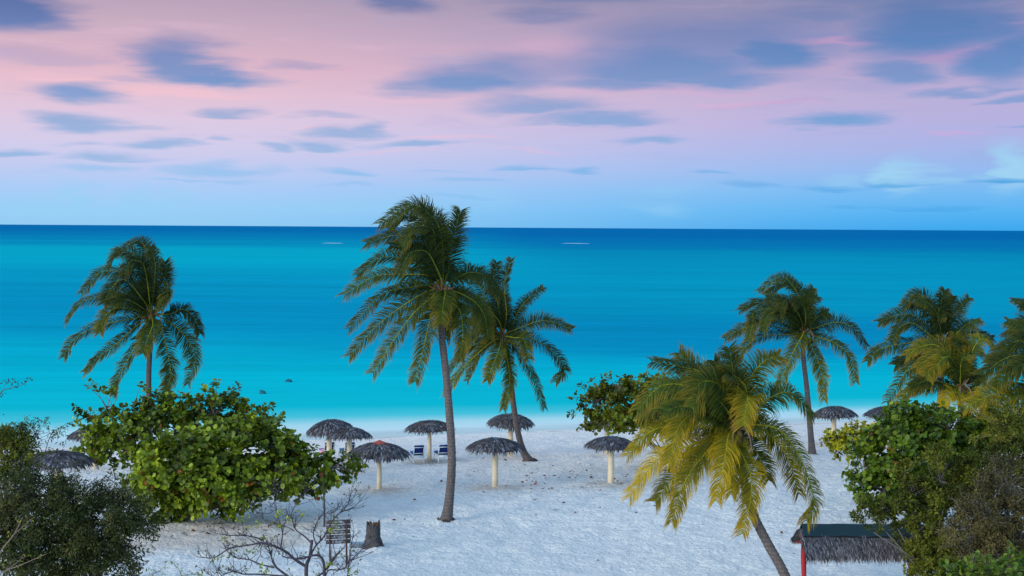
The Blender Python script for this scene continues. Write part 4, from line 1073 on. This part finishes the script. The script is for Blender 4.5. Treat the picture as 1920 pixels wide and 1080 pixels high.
# ------------------------------------------------------------------ thatched parasols
def thatch_mesh(seed, Rr, H, hang=0.30, lean=0.0):
    r = np.random.default_rng(seed)
    mb = MB()
    EX = 1.75 if H > 0.55 else 2.15
    prof = lambda q: H * (1 - q ** EX)
    # woven base dome, closed underneath
    rings, sec = 10, 28
    V, Fc, = [], []
    for s_, dz in ((1, -0.03), (-1, -0.11)):
        for i in range(rings):
            q = (i + 0.02) / (rings - 1) * 0.95
            for j in range(sec):
                a = j * 2 * math.pi / sec
                V.append([math.cos(a) * q * Rr, math.sin(a) * q * Rr, prof(q) + dz])
    off = rings * sec
    for i in range(rings - 1):
        for j in range(sec):
            k = (j + 1) % sec
            Fc.append([i * sec + j, (i + 1) * sec + j, (i + 1) * sec + k, i * sec + k])
            Fc.append([off + i * sec + j, off + i * sec + k, off + (i + 1) * sec + k, off + (i + 1) * sec + j])
    for j in range(sec):
        k = (j + 1) % sec
        a, b = (rings - 1) * sec + j, (rings - 1) * sec + k
        Fc.append([a, off + a, off + b, b])
    mb.add(V, Fc, 0, (0.055, 0.045, 0.040))
    pal = np.array([(0.030, 0.029, 0.033), (0.072, 0.068, 0.076), (0.135, 0.130, 0.145), (0.25, 0.245, 0.265), (0.13, 0.085, 0.06)])
    n = 2300
    q0 = np.sqrt(r.uniform(0.0, 1.0, n)) * 0.98
    a = r.uniform(0, 2 * math.pi, n)
    da = r.normal(0, 0.20, n)
    lump = 0.75 + 0.5 * vnoise(a * 2.2 + seed * 5, np.full(n, seed * 3.7))
    ln = r.uniform(0.24, 0.50, n) * (0.55 + 0.38 * q0 * lump)
    er = np.stack([np.cos(a), np.sin(a), np.zeros(n)], 1)
    dr = np.stack([np.cos(a + da), np.sin(a + da), np.zeros(n)], 1)
    slope = -H * EX * q0 ** (EX - 1) / Rr
    b = er * (q0 * Rr)[:, None]; b[:, 2] = prof(q0) + r.uniform(0.0, 0.08, n) * lump
    d1 = unit(dr + np.array([0, 0, 1]) * (slope + 0.06 + r.normal(0, .07, n))[:, None])
    over = np.clip((q0 * Rr + ln - Rr) / ln, 0, 1)
    d2 = unit(dr + np.array([0, 0, 1]) * (slope * 1.35 - over * (0.6 + hang * 2.6 * r.random(n)) + r.normal(0, .12, n))[:, None])
    m_ = b + d1 * (ln * 0.55)[:, None]
    e = m_ + d2 * (ln * 0.5)[:, None]
    w = np.cross(dr, np.array([0, 0, 1.0])) * r.uniform(0.018, 0.042, n)[:, None]
    V = np.stack([b - w, b + w, m_ - w, m_ + w, e - w * .2, e + w * .2], 1)
    c = pal[r.choice(5, n, p=[.27, .33, .22, .10, .08])] * r.uniform(.7, 1.25, (n, 1))
    tipc = np.where((over > .4)[:, None] & (r.random((n, 1)) < .35), c * .3 + np.array([.13, .075, .045]) * .7, c)
    C = np.stack([c, c, c, c, tipc, tipc], 1)
    f = np.array([[0, 1, 3, 2], [2, 3, 5, 4]])
    mb.add(V.reshape(-1, 3), (f[None] + (np.arange(n) * 6)[:, None, None]).reshape(-1, 4), 0, C.reshape(-1, 3))
    return mb
def mesh_only(mb, name, mats, smooth=False):
    o = mb.build(name, mats, None, smooth)
    me = o.data
    bpy.data.objects.remove(o)
    return me
def post_mesh(h, r0, r1):
    mb = MB()
    zs = np.concatenate([[-0.3, 0], np.linspace(0.02, h, 14)])
    tt = np.clip(zs / h, 0, 1)
    mb.tube([[0.01 * math.sin(z * 2), 0, z] for z in zs], r0 + (r1 - r0) * tt, 16, 0, [np.array([0.74, 0.59, 0.40]) * (0.80 + 0.2 * min(1, t * 6)) for t in tt])
    return mb
POST = [mesh_only(post_mesh(2.15, 0.165, 0.155), 'post', M_PAINT, True), mesh_only(post_mesh(2.15, 0.135, 0.11), 'post', M_PAINT, True), mesh_only(post_mesh(2.15, 0.19, 0.18), 'post', M_PAINT, True)]
def cap_mesh(r, h, col):
    mb = MB()
    mb.tube([[0, 0, -0.02], [0, 0, 0.0], [0, 0, h * .5], [0, 0, h]], [r, r, r * .55, 0.02], 10, 0, col)
    return mb
CAPS = {'red': mesh_only(cap_mesh(0.46, 0.20, (0.34, 0.055, 0.03)), 'ridge_cap', M_PAINT), 'teal': mesh_only(cap_mesh(0.26, 0.09, (0.05, 0.15, 0.20)), 'ridge_cap', M_PAINT), 'green': mesh_only(cap_mesh(0.36, 0.10, (0.03, 0.10, 0.085)), 'ridge_cap', M_PAINT)}
TH = [0]
def parasol(px, py, label, can=0, post=0, tilt=(0, 0), rot=0.0, cap=None, h=2.0, base=None, s=1.0):
    g = ground(px, py) if base is None else base
    root = thing('thatched_parasol', g, label, 'beach umbrella', 'thatched parasols on the beach', local=True)
    p = bpy.data.objects.new('post', POST[post]); COL.objects.link(p); p.parent = root
    p.scale = (1, 1, h / 2.0)
    TH[0] += 1
    cm = mesh_only(thatch_mesh(20 + TH[0], (1.40, 1.46, 1.5)[can], (0.46, 0.40, 0.54)[can], (.3, .22, .4)[can]), 'canopy', M_THATCH)
    c = bpy.data.objects.new('canopy', cm); COL.objects.link(c); c.parent = root
    c.location = (0, 0, h); c.rotation_euler = (R(tilt[0]), R(tilt[1]), rot); c.scale = (s, s, 1)
    if cap:
        k = bpy.data.objects.new('ridge_cap', CAPS[cap]); COL.objects.link(k); k.parent = c
        k.location = (0, 0, (0.46, 0.40, 0.54)[can] - 0.0)
    return root
parasol(617, 866, 'lopsided thatched parasol, leftmost of the back row, overlapped by its neighbour', 0, 0, (2, -9), 0.4, None, 1.98, s=.90)
parasol(655, 880, 'thatched parasol with a small green cap, overlapped in front by the red-capped one', 0, 0, (0, 4), 2.0, 'green', 1.90, s=.86)
parasol(711, 917, 'thatched parasol with a red peak and the thinnest post', 2, 1, (1, 1), 1.1, 'red', 1.82, s=1.03)
parasol(805, 862, 'thatched parasol sheltering two blue loungers beside the tall palm trunk', 1, 1, (0, 2), 3.0, None, 1.90, s=.94)
parasol(928, 911, 'thatched parasol with a flat shaggy top, front row, right of the tall trunk', 1, 0, (0, 1), 4.4, 'teal', 2.05, s=.96)
parasol(957, 853, 'domed thatched parasol right behind the bent palm trunk', 0, 0, (0, 5), 5.0, None, 2.0, s=.95)
parasol(1145, 908, 'thatched parasol in front of the olive sea grape, left of the yellowing palm', 1, 0, (0, -1), 0.9, 'teal', 2.07, s=.89)
parasol(1138, 852, 'thatched parasol almost hidden beneath the olive sea grape', 0, 0, (0, 0), 1.9, None, 1.85, s=.85)
parasol(1563, 830, 'thatched parasol at right near the water, beside the slender palm', 2, 0, (0, 3), 2.6, None, 1.82, s=.95)
parasol(108, 940, 'thatched parasol at far left, half hidden by the dark bushes', 1, 0, (0, 2), 5.6, None, 2.0, s=1.1)
parasol(178, 877, 'thatched parasol peeping out left of the rear sea grape', 0, 0, (0, 0), 3.6, None, 1.9)
parasol(0, 0, 'thatched parasol at right, only its edge showing behind the green sea grape', 0, 0, (0, 0), 0.2, None, 1.95, base=on_ground(1664, 92.0))

# ------------------------------------------------------------------ loungers
WHITE = (0.72, 0.74, 0.76); NAVY = (0.012, 0.032, 0.16)
def lounger_parts():
    out = {}
    mb = MB()                                     # side rails and slatted bed; feet towards +Y
    for s in (-1, 1):
        mb.box((s * 0.31, 0.15, 0.33), (0.05, 1.75, 0.07))
    for k in range(12):
        mb.box((0, -0.65 + k * 0.14, 0.345), (0.57, 0.06, 0.025))
    mb.box((0, -0.73, 0.33), (0.57, 0.05, 0.07)); mb.box((0, 1.03, 0.33), (0.57, 0.05, 0.07))
    out['frame'] = mesh_only(mb, 'frame', M_PLASTIC)
    mb = MB(); mb.tube([[0, 0, -0.05], [0, 0, 0.15], [0, 0, 0.30]], [0.028, 0.035, 0.042], 8)
    out['leg'] = mesh_only(mb, 'leg', M_PLASTIC)
    ct, st_ = math.cos(R(58)), math.sin(R(58))
    rot = np.array([[1, 0, 0], [0, -ct, -st_], [0, st_, -ct]]) @ np.diag([1, 1, 1])
    def bp(x, u, w):                              # u along the back, w behind it
        return (x, -0.45 - u * ct - w * st_, 0.38 + u * st_ - w * ct)
    rx = np.array([[1, 0, 0], [0, ct, st_], [0, -st_, ct]])
    def bar(mb, x, u, w, sx, su, sw):
        c = np.array(bp(x, u, w))
        ax = np.array([[1, 0, 0], [0, -ct, st_], [0, -st_, -ct]])   # rows: x, along back, out behind
        B = np.array([[1, 0, 0], [0, -ct, st_], [0, -st_, -ct]]).T
        x_, y_, z_ = sx / 2, su / 2, sw / 2
        v = np.array([[i * x_, j * y_, k * z_] for i in (-1, 1) for j in (-1, 1) for k in (-1, 1)])
        M = np.array([[1, 0, 0], [0, -ct, -st_], [0, st_, -ct]])
        v = v @ M.T + c
        mb.add(v, [[0, 1, 3, 2], [4, 6, 7, 5], [0, 4, 5, 1], [2, 3, 7, 6], [0, 2, 6, 4], [1, 5, 7, 3]])
    mb = MB()
    for s in (-1, 1):
        bar(mb, s * 0.30, 0.31, 0.03, 0.06, 0.66, 0.05)
    for u in (0.0, 0.18, 0.64):
        bar(mb, 0, u, 0.032, 0.56, 0.032, 0.045)
    out['backrest_frame'] = mesh_only(mb, 'backrest_frame', M_PLASTIC)
    mb = MB(); bar(mb, 0, 0.33, -0.035, 0.60, 0.68, 0.07)
    bar(mb, 0, 0.69, -0.02, 0.54, 0.09, 0.09)
    for v in mb.c: v[:] = NAVY
    out['back_cushion'] = mesh_only(mb, 'back_cushion', M_FABRIC)
    mb = MB()
    for y0, l in ((-0.10, 0.62), (0.56, 0.66)):
        mb.box((0, y0 + 0.02, 0.40), (0.58, l, 0.07), 0, (0.02, 0.10, 0.30))
    out['seat_cushion'] = mesh_only(mb, 'seat_cushion', M_FABRIC)
    mb = MB()
    mb.box((0, -0.66, 0.22), (0.03, 0.03, 0.30))
    return out
LP = lounger_parts()
for k, c in (('frame', WHITE), ('leg', WHITE), ('backrest_frame', WHITE)):
    a_ = LP[k].color_attributes['tint']
    a_.data.foreach_set('color', np.tile(np.array(c + (1.0,)), len(a_.data)))
def lounger(px, py, rz, label):
    g = ground(px, py)
    g[2] += 0.02
    root = thing('sun_lounger', g, label, 'sun lounger', 'blue and white sun loungers', local=True)
    root.rotation_euler = (0, 0, rz)
    for k in ('frame', 'backrest_frame', 'back_cushion', 'seat_cushion'):
        o = bpy.data.objects.new(k, LP[k]); COL.objects.link(o); o.parent = root
    for (x, y) in ((-.31, -.6), (.31, -.6), (-.31, .85), (.31, .85)):
        o = bpy.data.objects.new('leg', LP['leg']); COL.objects.link(o); o.parent = root; o.location = (x, y, 0)
    return root
lounger(782, 864, 0.22, 'navy cushioned white lounger standing alone in the open, left of the parasol post')
lounger(828, 863, 0.24, 'navy cushioned white lounger cut by the tall palm trunk')
lt = lounger(613, 858, 0.35, 'blue lounger with a pink towel behind the lopsided parasol post')
lounger(651, 858, 0.35, 'blue lounger mostly hidden behind the green-capped parasol post')
mb = MB()
tw = np.array(lt.location)
for s in (0,):
    n_ = 7
    V = [[-0.36 + dx, -0.30 + 0.12 * i + 0.02 * math.sin(i * 2 + dx), 0.47 - 0.26 * (1 if dx < 0.04 else 0) * (1 if dx == 0 else 0)] for i in range(n_) for dx in (0, 0.05, 0.3)]
    V += [[v[0], v[1], v[2] - 0.015] for v in V]
    k = n_ * 3
    Fc = []
    for i in range(n_ - 1):
        for j in range(2):
            q = [i * 3 + j, i * 3 + j + 1, (i + 1) * 3 + j + 1, (i + 1) * 3 + j]
            Fc.append(q); Fc.append([k + a for a in q[::-1]])
    mb.add(V, Fc, 0, (0.55, 0.20, 0.26))
o = mb.build('towel', M_FABRIC)
o.location = lt.location; o.rotation_euler = lt.rotation_euler
tag(o, 'small pink towel hung over the side of a blue lounger', 'towel')

# ------------------------------------------------------------------ slatted board, stump, slab, prop stick
def slat_board():
    b = ground(634, 1055)
    root = thing('slatted_board', b, 'weathered slatted board on two reddish posts beside the stump', 'sign board', local=True)
    root.rotation_euler = (0, 0, 0.10)
    for x, top, sx in ((-0.33, 1.42, .06), (0.335, 1.74, .075)):
        mb = MB(); mb.box((x, 0, top / 2 - .1), (sx, 0.07, top + .2), 0, (0.085, 0.040, 0.035))
        part(mb, 'post', M_WOOD, root)
    for k in range(5):
        mb = MB()
        z = 0.84 + k * 0.20
        mb.box((0.01 * (k % 2), 0.052 - 0.002 * k, z), (0.98, 0.028, 0.165), 0, (0.085, 0.072, 0.075), np.array([[math.cos(.03), 0, -math.sin(.03)], [0, 1, 0], [math.sin(.03), 0, math.cos(.03)]]))
        # patches of flaking pale paint on the slat
        for _ in range(46):
            cx, cz, r = rng.uniform(-.28, .26), z + rng.uniform(-.045, .045), rng.uniform(.008, .026)
            a = np.sort(rng.uniform(0, 2 * math.pi, 6)); rr = r * rng.uniform(.6, 1.3, 6)
            pz = cz - cx * .03
            V = [[cx + 1.6 * math.cos(t) * q, 0.033 - 0.002 * k, pz + math.sin(t) * q] for t, q in zip(a, rr)] + [[cx + 1.6 * math.cos(t) * q, 0.045, pz + math.sin(t) * q] for t, q in zip(a, rr)]
            mb.add(V[:6], [[0, 1, 2, 3, 4, 5]], 0, (0.36, 0.38, 0.42))
        part(mb, 'slat', M_WOOD, root)
slat_board()

def stump():
    b = ground(700, 1026)
    root = thing('tree_stump', b, 'hollow weathered grey tree stump with a jagged rim on the sand', 'tree stump', local=True)
    mb = MB()
    sec, lev = 40, 16
    ang = np.arange(sec) * 2 * math.pi / sec
    rim = 0.96 + 0.11 * (vnoise(np.arange(sec) * 0.45, np.full(sec, 3.3)) - 0.5) * 2 + 0.05 * rng.normal(size=sec)
    groove = 0.10 * (vnoise(np.arange(sec) * 0.7 + 4, np.full(sec, 8.1)) - 0.5) * 2
    V, C = [], []
    for i in range(lev):
        t = i / (lev - 1)
        r = 0.27 + 0.25 * (1 - t) ** 3.0 + 0.02 * t
        for j in range(sec):
            q = r * (1 + groove[j] * (1.6 - t) + 0.03 * rng.normal()) + 0.10 * (1 - t) ** 5 * math.sin(ang[j] * 5 + 1)
            V.append([q * math.cos(ang[j]), q * math.sin(ang[j]), -0.08 + t * (1.12 * rim[j])])
            C.append(np.array([0.135, 0.115, 0.115]) * rng.uniform(.35, 1.5) * (1 - 5.0 * max(0, -groove[j])) * .62)
    for i in range(5):                     # hollow inside
        t = i / 4
        for j in range(sec):
            q = (0.22 - 0.10 * t) * (1 + groove[j])
            V.append([q * math.cos(ang[j]), q * math.sin(ang[j]), 1.12 * rim[j] - 0.10 - 0.45 * t - 0.02])
            C.append(np.array([0.075, 0.05, 0.035]) * rng.uniform(.6, 1.4))
    Fc = []
    for i in range(lev + 4):
        for j in range(sec):
            k = (j + 1) % sec
            Fc.append([i * sec + j, i * sec + k, (i + 1) * sec + k, (i + 1) * sec + j])
    mb.add(V, Fc, 0, np.array(C))
    mb.add([V[(lev + 4) * sec + j] for j in range(sec)], [list(range(sec))], 0, (0.05, 0.035, 0.025))
    part(mb, 'stump_body', M_WOOD, root)
    mb = MB()
    for _ in range(9):
        c = np.array([rng.uniform(-.16, .16), rng.uniform(-.14, .14), 0.93 + rng.uniform(0, .08)])
        zz = np.linspace(-1, 1, 5)
        mb.tube([c + np.array([z * .08, 0, .02 * math.sin(z * 3)]) for z in zz], [.05 * math.sqrt(max(.03, 1 - z * z)) for z in zz], 6, 0, np.array([0.30, 0.15, 0.04]) * rng.uniform(.6, 1.2))
    part(mb, 'rotten_core', M_DRY, root)
stump()
b = ground(672, 1027)
mb = MB()
n_ = 11
a_ = np.linspace(0, 2 * math.pi, n_ + 1)[:-1]
rr = 1 + .18 * rng.normal(size=n_)
V = [[.33 * math.cos(t) * q, .22 * math.sin(t) * q, z] for z, sc_ in ((-.05, 1), (.17, 1), (.205, .9)) for t, q in zip(a_, rr * sc_)]
Fc = [[i * n_ + j, i * n_ + (j + 1) % n_, (i + 1) * n_ + (j + 1) % n_, (i + 1) * n_ + j] for i in range(2) for j in range(n_)]
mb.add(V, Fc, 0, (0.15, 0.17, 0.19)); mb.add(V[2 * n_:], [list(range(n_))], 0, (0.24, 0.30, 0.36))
o = mb.build('stone_slab', M_WOOD); o.location = tuple(b)
tag(o, 'flat pale grey stone slab lying at the foot of the stump', 'stone')

b = ground(608, 986)
mb = MB(); tp = at(606, 925, b[1] + .1)
mb.tube(catmull([b - np.array([0, 0, .2]), (b + tp) / 2 + np.array([.03, 0, 0]), tp + np.array([0, 0, .5])], 12), np.linspace(.05, .035, 12), 8, 0, (0.06, 0.05, 0.06))
o = mb.build('wooden_stake', M_WOOD, None, True)
tag(o, 'thin dark wooden stake standing under the right end of the big sea grape', 'stake')

# ------------------------------------------------------------------ thatched shelter
def shelter():
    D = 51.0
    xl, xr = 10.25, 14.75
    zr, ze, hw = 2.68, 1.98, 1.30
    g0 = on_ground(1600, D)
    root = thing('thatched_shelter', (12.6, D, g0[2]), 'open thatched shelter on red posts with a dark green ridge cover', 'shelter', local=True)
    L0 = lambda x: x - 12.4
    for x in (10.42, 14.30):
        mb = MB(); zs = np.linspace(-.3, 2.5, 14)
        mb.tube([[L0(x) + .015 * math.sin(z * 2.3), 0, z] for z in zs], .095 + .008 * np.sin(zs * 5), 12, 0, (0.36, 0.018, 0.025))
        part(mb, 'post', M_PAINT, root, True)
    mb = MB(); mb.box((0, 0, 2.44), (4.3, .10, .12), 0, (0.25, 0.04, 0.03))
    part(mb, 'ridge_beam', M_PAINT, root)
    for s in (-1, 1):
        mb = MB(); mb.box((0, s * .95, 1.98), (4.2, .07, .07), 0, (0.25, 0.04, 0.03)); part(mb, 'eave_beam', M_PAINT, root)
    for x in (-1.95, 1.95):
        for s in (-1, 1):
            mb = MB(); mb.tube([[x, 0, 2.40], [x, s * .95, 2.0]], [.045, .04], 6, 0, (0.27, 0.05, 0.035)); part(mb, 'rafter', M_PAINT, root)
    # thatch slopes
    mb = MB()
    x0, x1 = L0(xl), L0(xr)
    for s in (-1, 1):
        V = []
        for (y, z) in ((0, zr - .03), (s * hw, ze + .03), (s * hw, ze - .06), (0, zr - .14)):
            V += [[x0, y, z], [x1, y, z]]
        mb.add(V, [[0, 1, 3, 2], [2, 3, 5, 4], [4, 5, 7, 6], [0, 2, 4, 6], [1, 7, 5, 3]], 0, (0.06, 0.05, 0.045))
        n = 5200
        u = rng.uniform(0, 1, n); x = rng.uniform(x0 - .02, x1 + .02, n)
        sl = (zr - ze) / hw
        b = np.stack([x, s * u * hw, zr - u * (zr - ze) + rng.uniform(0, .06, n)], 1)
        ln = rng.uniform(.22, .42, n)
        over = np.clip((u * hw + ln - hw) / ln, 0, 1)
        d1 = unit(np.stack([rng.normal(0, .2, n), np.full(n, s * 1.0), -sl + rng.normal(.06, .07, n)], 1))
        d2 = unit(np.stack([rng.normal(0, .25, n), np.full(n, s * .9), -sl - .2 - over * .75], 1))
        m_ = b + d1 * (ln * .55)[:, None]; e = m_ + d2 * (ln * .55)[:, None]
        w = np.stack([rng.uniform(.008, .02, n), np.zeros(n), np.zeros(n)], 1)
        V = np.stack([b - w, b + w, m_ - w, m_ + w, e - w * .2, e + w * .2], 1)
        pal = np.array([(0.045, 0.04, 0.042), (0.09, 0.08, 0.085), (0.15, 0.135, 0.14), (0.24, 0.22, 0.225)])
        c = pal[rng.choice(4, n, p=[.25, .35, .27, .13])] * rng.uniform(.7, 1.25, (n, 1))
        tipc = np.where(rng.random((n, 1)) < .3, c * .5 + np.array([.11, .06, .05]) * .5, c)
        C = np.stack([c, c, c, c, tipc, tipc], 1)
        f = np.array([[0, 1, 3, 2], [2, 3, 5, 4]])
        mb.add(V.reshape(-1, 3), (f[None] + (np.arange(n) * 6)[:, None, None]).reshape(-1, 4), 0, C.reshape(-1, 3))
    part(mb, 'thatch_roof', M_THATCH, root)
    # folded green sheet over the ridge
    mb = MB()
    xs = np.linspace(x0 + .06, x1, 22)
    V = []
    for i, xx in enumerate(xs):
        sag = .018 * math.sin(i * 1.1) + .012 * rng.normal()
        for (y, z) in ((-.44, zr - .23), (-.26, zr - .08), (-.05, zr + .105), (0, zr + .125), (.05, zr + .105), (.26, zr - .08), (.44, zr - .23)):
            V.append([xx, y + .01 * math.sin(i * 2.1), z + .07 + sag * (1 if abs(y) > .3 else .3)])
    Fc = [[i * 7 + j, (i + 1) * 7 + j, (i + 1) * 7 + j + 1, i * 7 + j + 1] for i in range(len(xs) - 1) for j in range(6)]
    mb.add(V, Fc, 0, (0.008, 0.032, 0.037))
    rc = part(mb, 'ridge_cover', M_PAINT, root)
    for s in (-1, 1):
        mb = MB()
        ed = [V[i * 7 + (0 if s < 0 else 6)] for i in range(len(xs))]
        mb.tube([[v[0], v[1] + s * .015, v[2] - .035] for v in ed], .04, 6, 0, (0.008, 0.010, 0.012))
        part(mb, 'hem', M_PAINT, rc)
shelter()

# ------------------------------------------------------------------ fallen leaves, rocks, breakers
mb = MB()
pts = []
for (px, py) in [(987, 895), (1070, 898), (1112, 898), (1001, 911), (1002, 939), (1060, 945), (1042, 958), (1076, 963), (1006, 967), (955, 930), (1157, 905), (1167, 910), (1000, 889), (1024, 894), (1043, 894), (980, 905), (908, 925), (1150, 900), (1178, 893), (1090, 916), (1020, 918),
                 (1035, 916), (345, 1003), (358, 998), (325, 1008), (376, 1000), (387, 1003), (505, 990), (496, 998), (512, 985), (880, 895), (830, 905), (1463, 1002), (1225, 952), (735, 978), (945, 865), (905, 862), (780, 940), (1420, 915), (1010, 870)]:
    pts.append(ground(px, py))
for _ in range(110):
    k = rng.random()
    if k < .55: pts.append(ground(rng.normal(1060, 75), rng.normal(897, 14)))
    elif k < .75: pts.append(ground(rng.normal(430, 70), rng.normal(995, 12)))
    else: pts.append(ground(rng.uniform(690, 1500), rng.uniform(860, 1060)))
pts = np.array(pts); n = len(pts); pts[:, 2] += .05
sz = rng.uniform(.05, .14, n); sz[:40] = rng.uniform(.13, .21, 40)
col = np.array([0.23, 0.065, 0.032]) * rng.uniform(.4, 1.3, (n, 1))
col[40:] *= rng.uniform(.3, 1, (n - 40, 1))
place_leaves(mb, round_leaf(.35), pts, np.stack([rng.normal(size=n), rng.normal(size=n), rng.normal(0, .15, n)], 1), rng.normal(0, .22, (n, 3)) + np.array([0, -.1, 1]), sz, col)
o = mb.build('fallen_leaves', M_DRY)
tag(o, 'reddish brown leaves scattered over the sand', None, None, 'stuff')

def rock(px, py, s, label):
    d = ray(px, py); k = (WATER_Z - CAM_H) / d[2]; c = np.array([0, 0, CAM_H]) + d * k
    mb = MB(); zz = np.linspace(-1, 1, 9)
    mb.tube([[0, 0, z * .28] for z in zz], [s * math.sqrt(max(.02, 1 - z * z)) for z in zz], 12, 0, (0.012, 0.11, 0.15))
    V = mb.v[0]; V *= 1 + .12 * rng.normal(size=(len(V), 1))
    o = mb.build('rock', M_WOOD, None, True); o.location = tuple(c); o.scale = (1.3, 1.0, 1.0)
    tag(o, label, 'rock', 'rocks awash in the shallows')
rock(541, 716, .28, 'dark rock awash in the turquoise shallows, the one farther from the beach')
rock(492, 738, .25, 'dark rock awash in the turquoise shallows, the one nearer the rear sea grape')

def breaker(px0, px1, py, label):
    mb = MB(); V = []; n = 40
    a = ray(px0, py); b2 = ray(px1, py); Y = (WATER_Z - CAM_H) / (((a + b2) / 2)[2] / ((a + b2) / 2)[1])
    x0, x1 = a[0] / a[1] * Y, b2[0] / b2[1] * Y
    for i in range(n):
        t = i / (n - 1); e = math.sin(math.pi * t) ** .5
        x = x0 + (x1 - x0) * t; h = (.22 + .2 * rng.random()) * e + .02; w = (2.5 + 2 * rng.random()) * e + .3
        for (dy, dz) in ((-w * 3.0, .01), (-w * .5, h * .6), (0, h), (w, .01)):
            V.append([x, Y + dy + 4 * math.sin(t * 5), WATER_Z + dz])
    Fc = [[i * 4 + j, (i + 1) * 4 + j, (i + 1) * 4 + j + 1, i * 4 + j + 1] for i in range(n - 1) for j in range(3)]
    mb.add(V, Fc, 0, (0.36, 0.52, 0.60))
    o = mb.build('breaking_wave', M_PAINT, None, True)
    tag(o, label, 'wave', 'thin white breakers far out on the reef')
breaker(603, 645, 456, 'thin white breaker far out, left of the tallest palm crown')
breaker(1053, 1106, 456.5, 'thin white breaker far out, right of the bent palm')
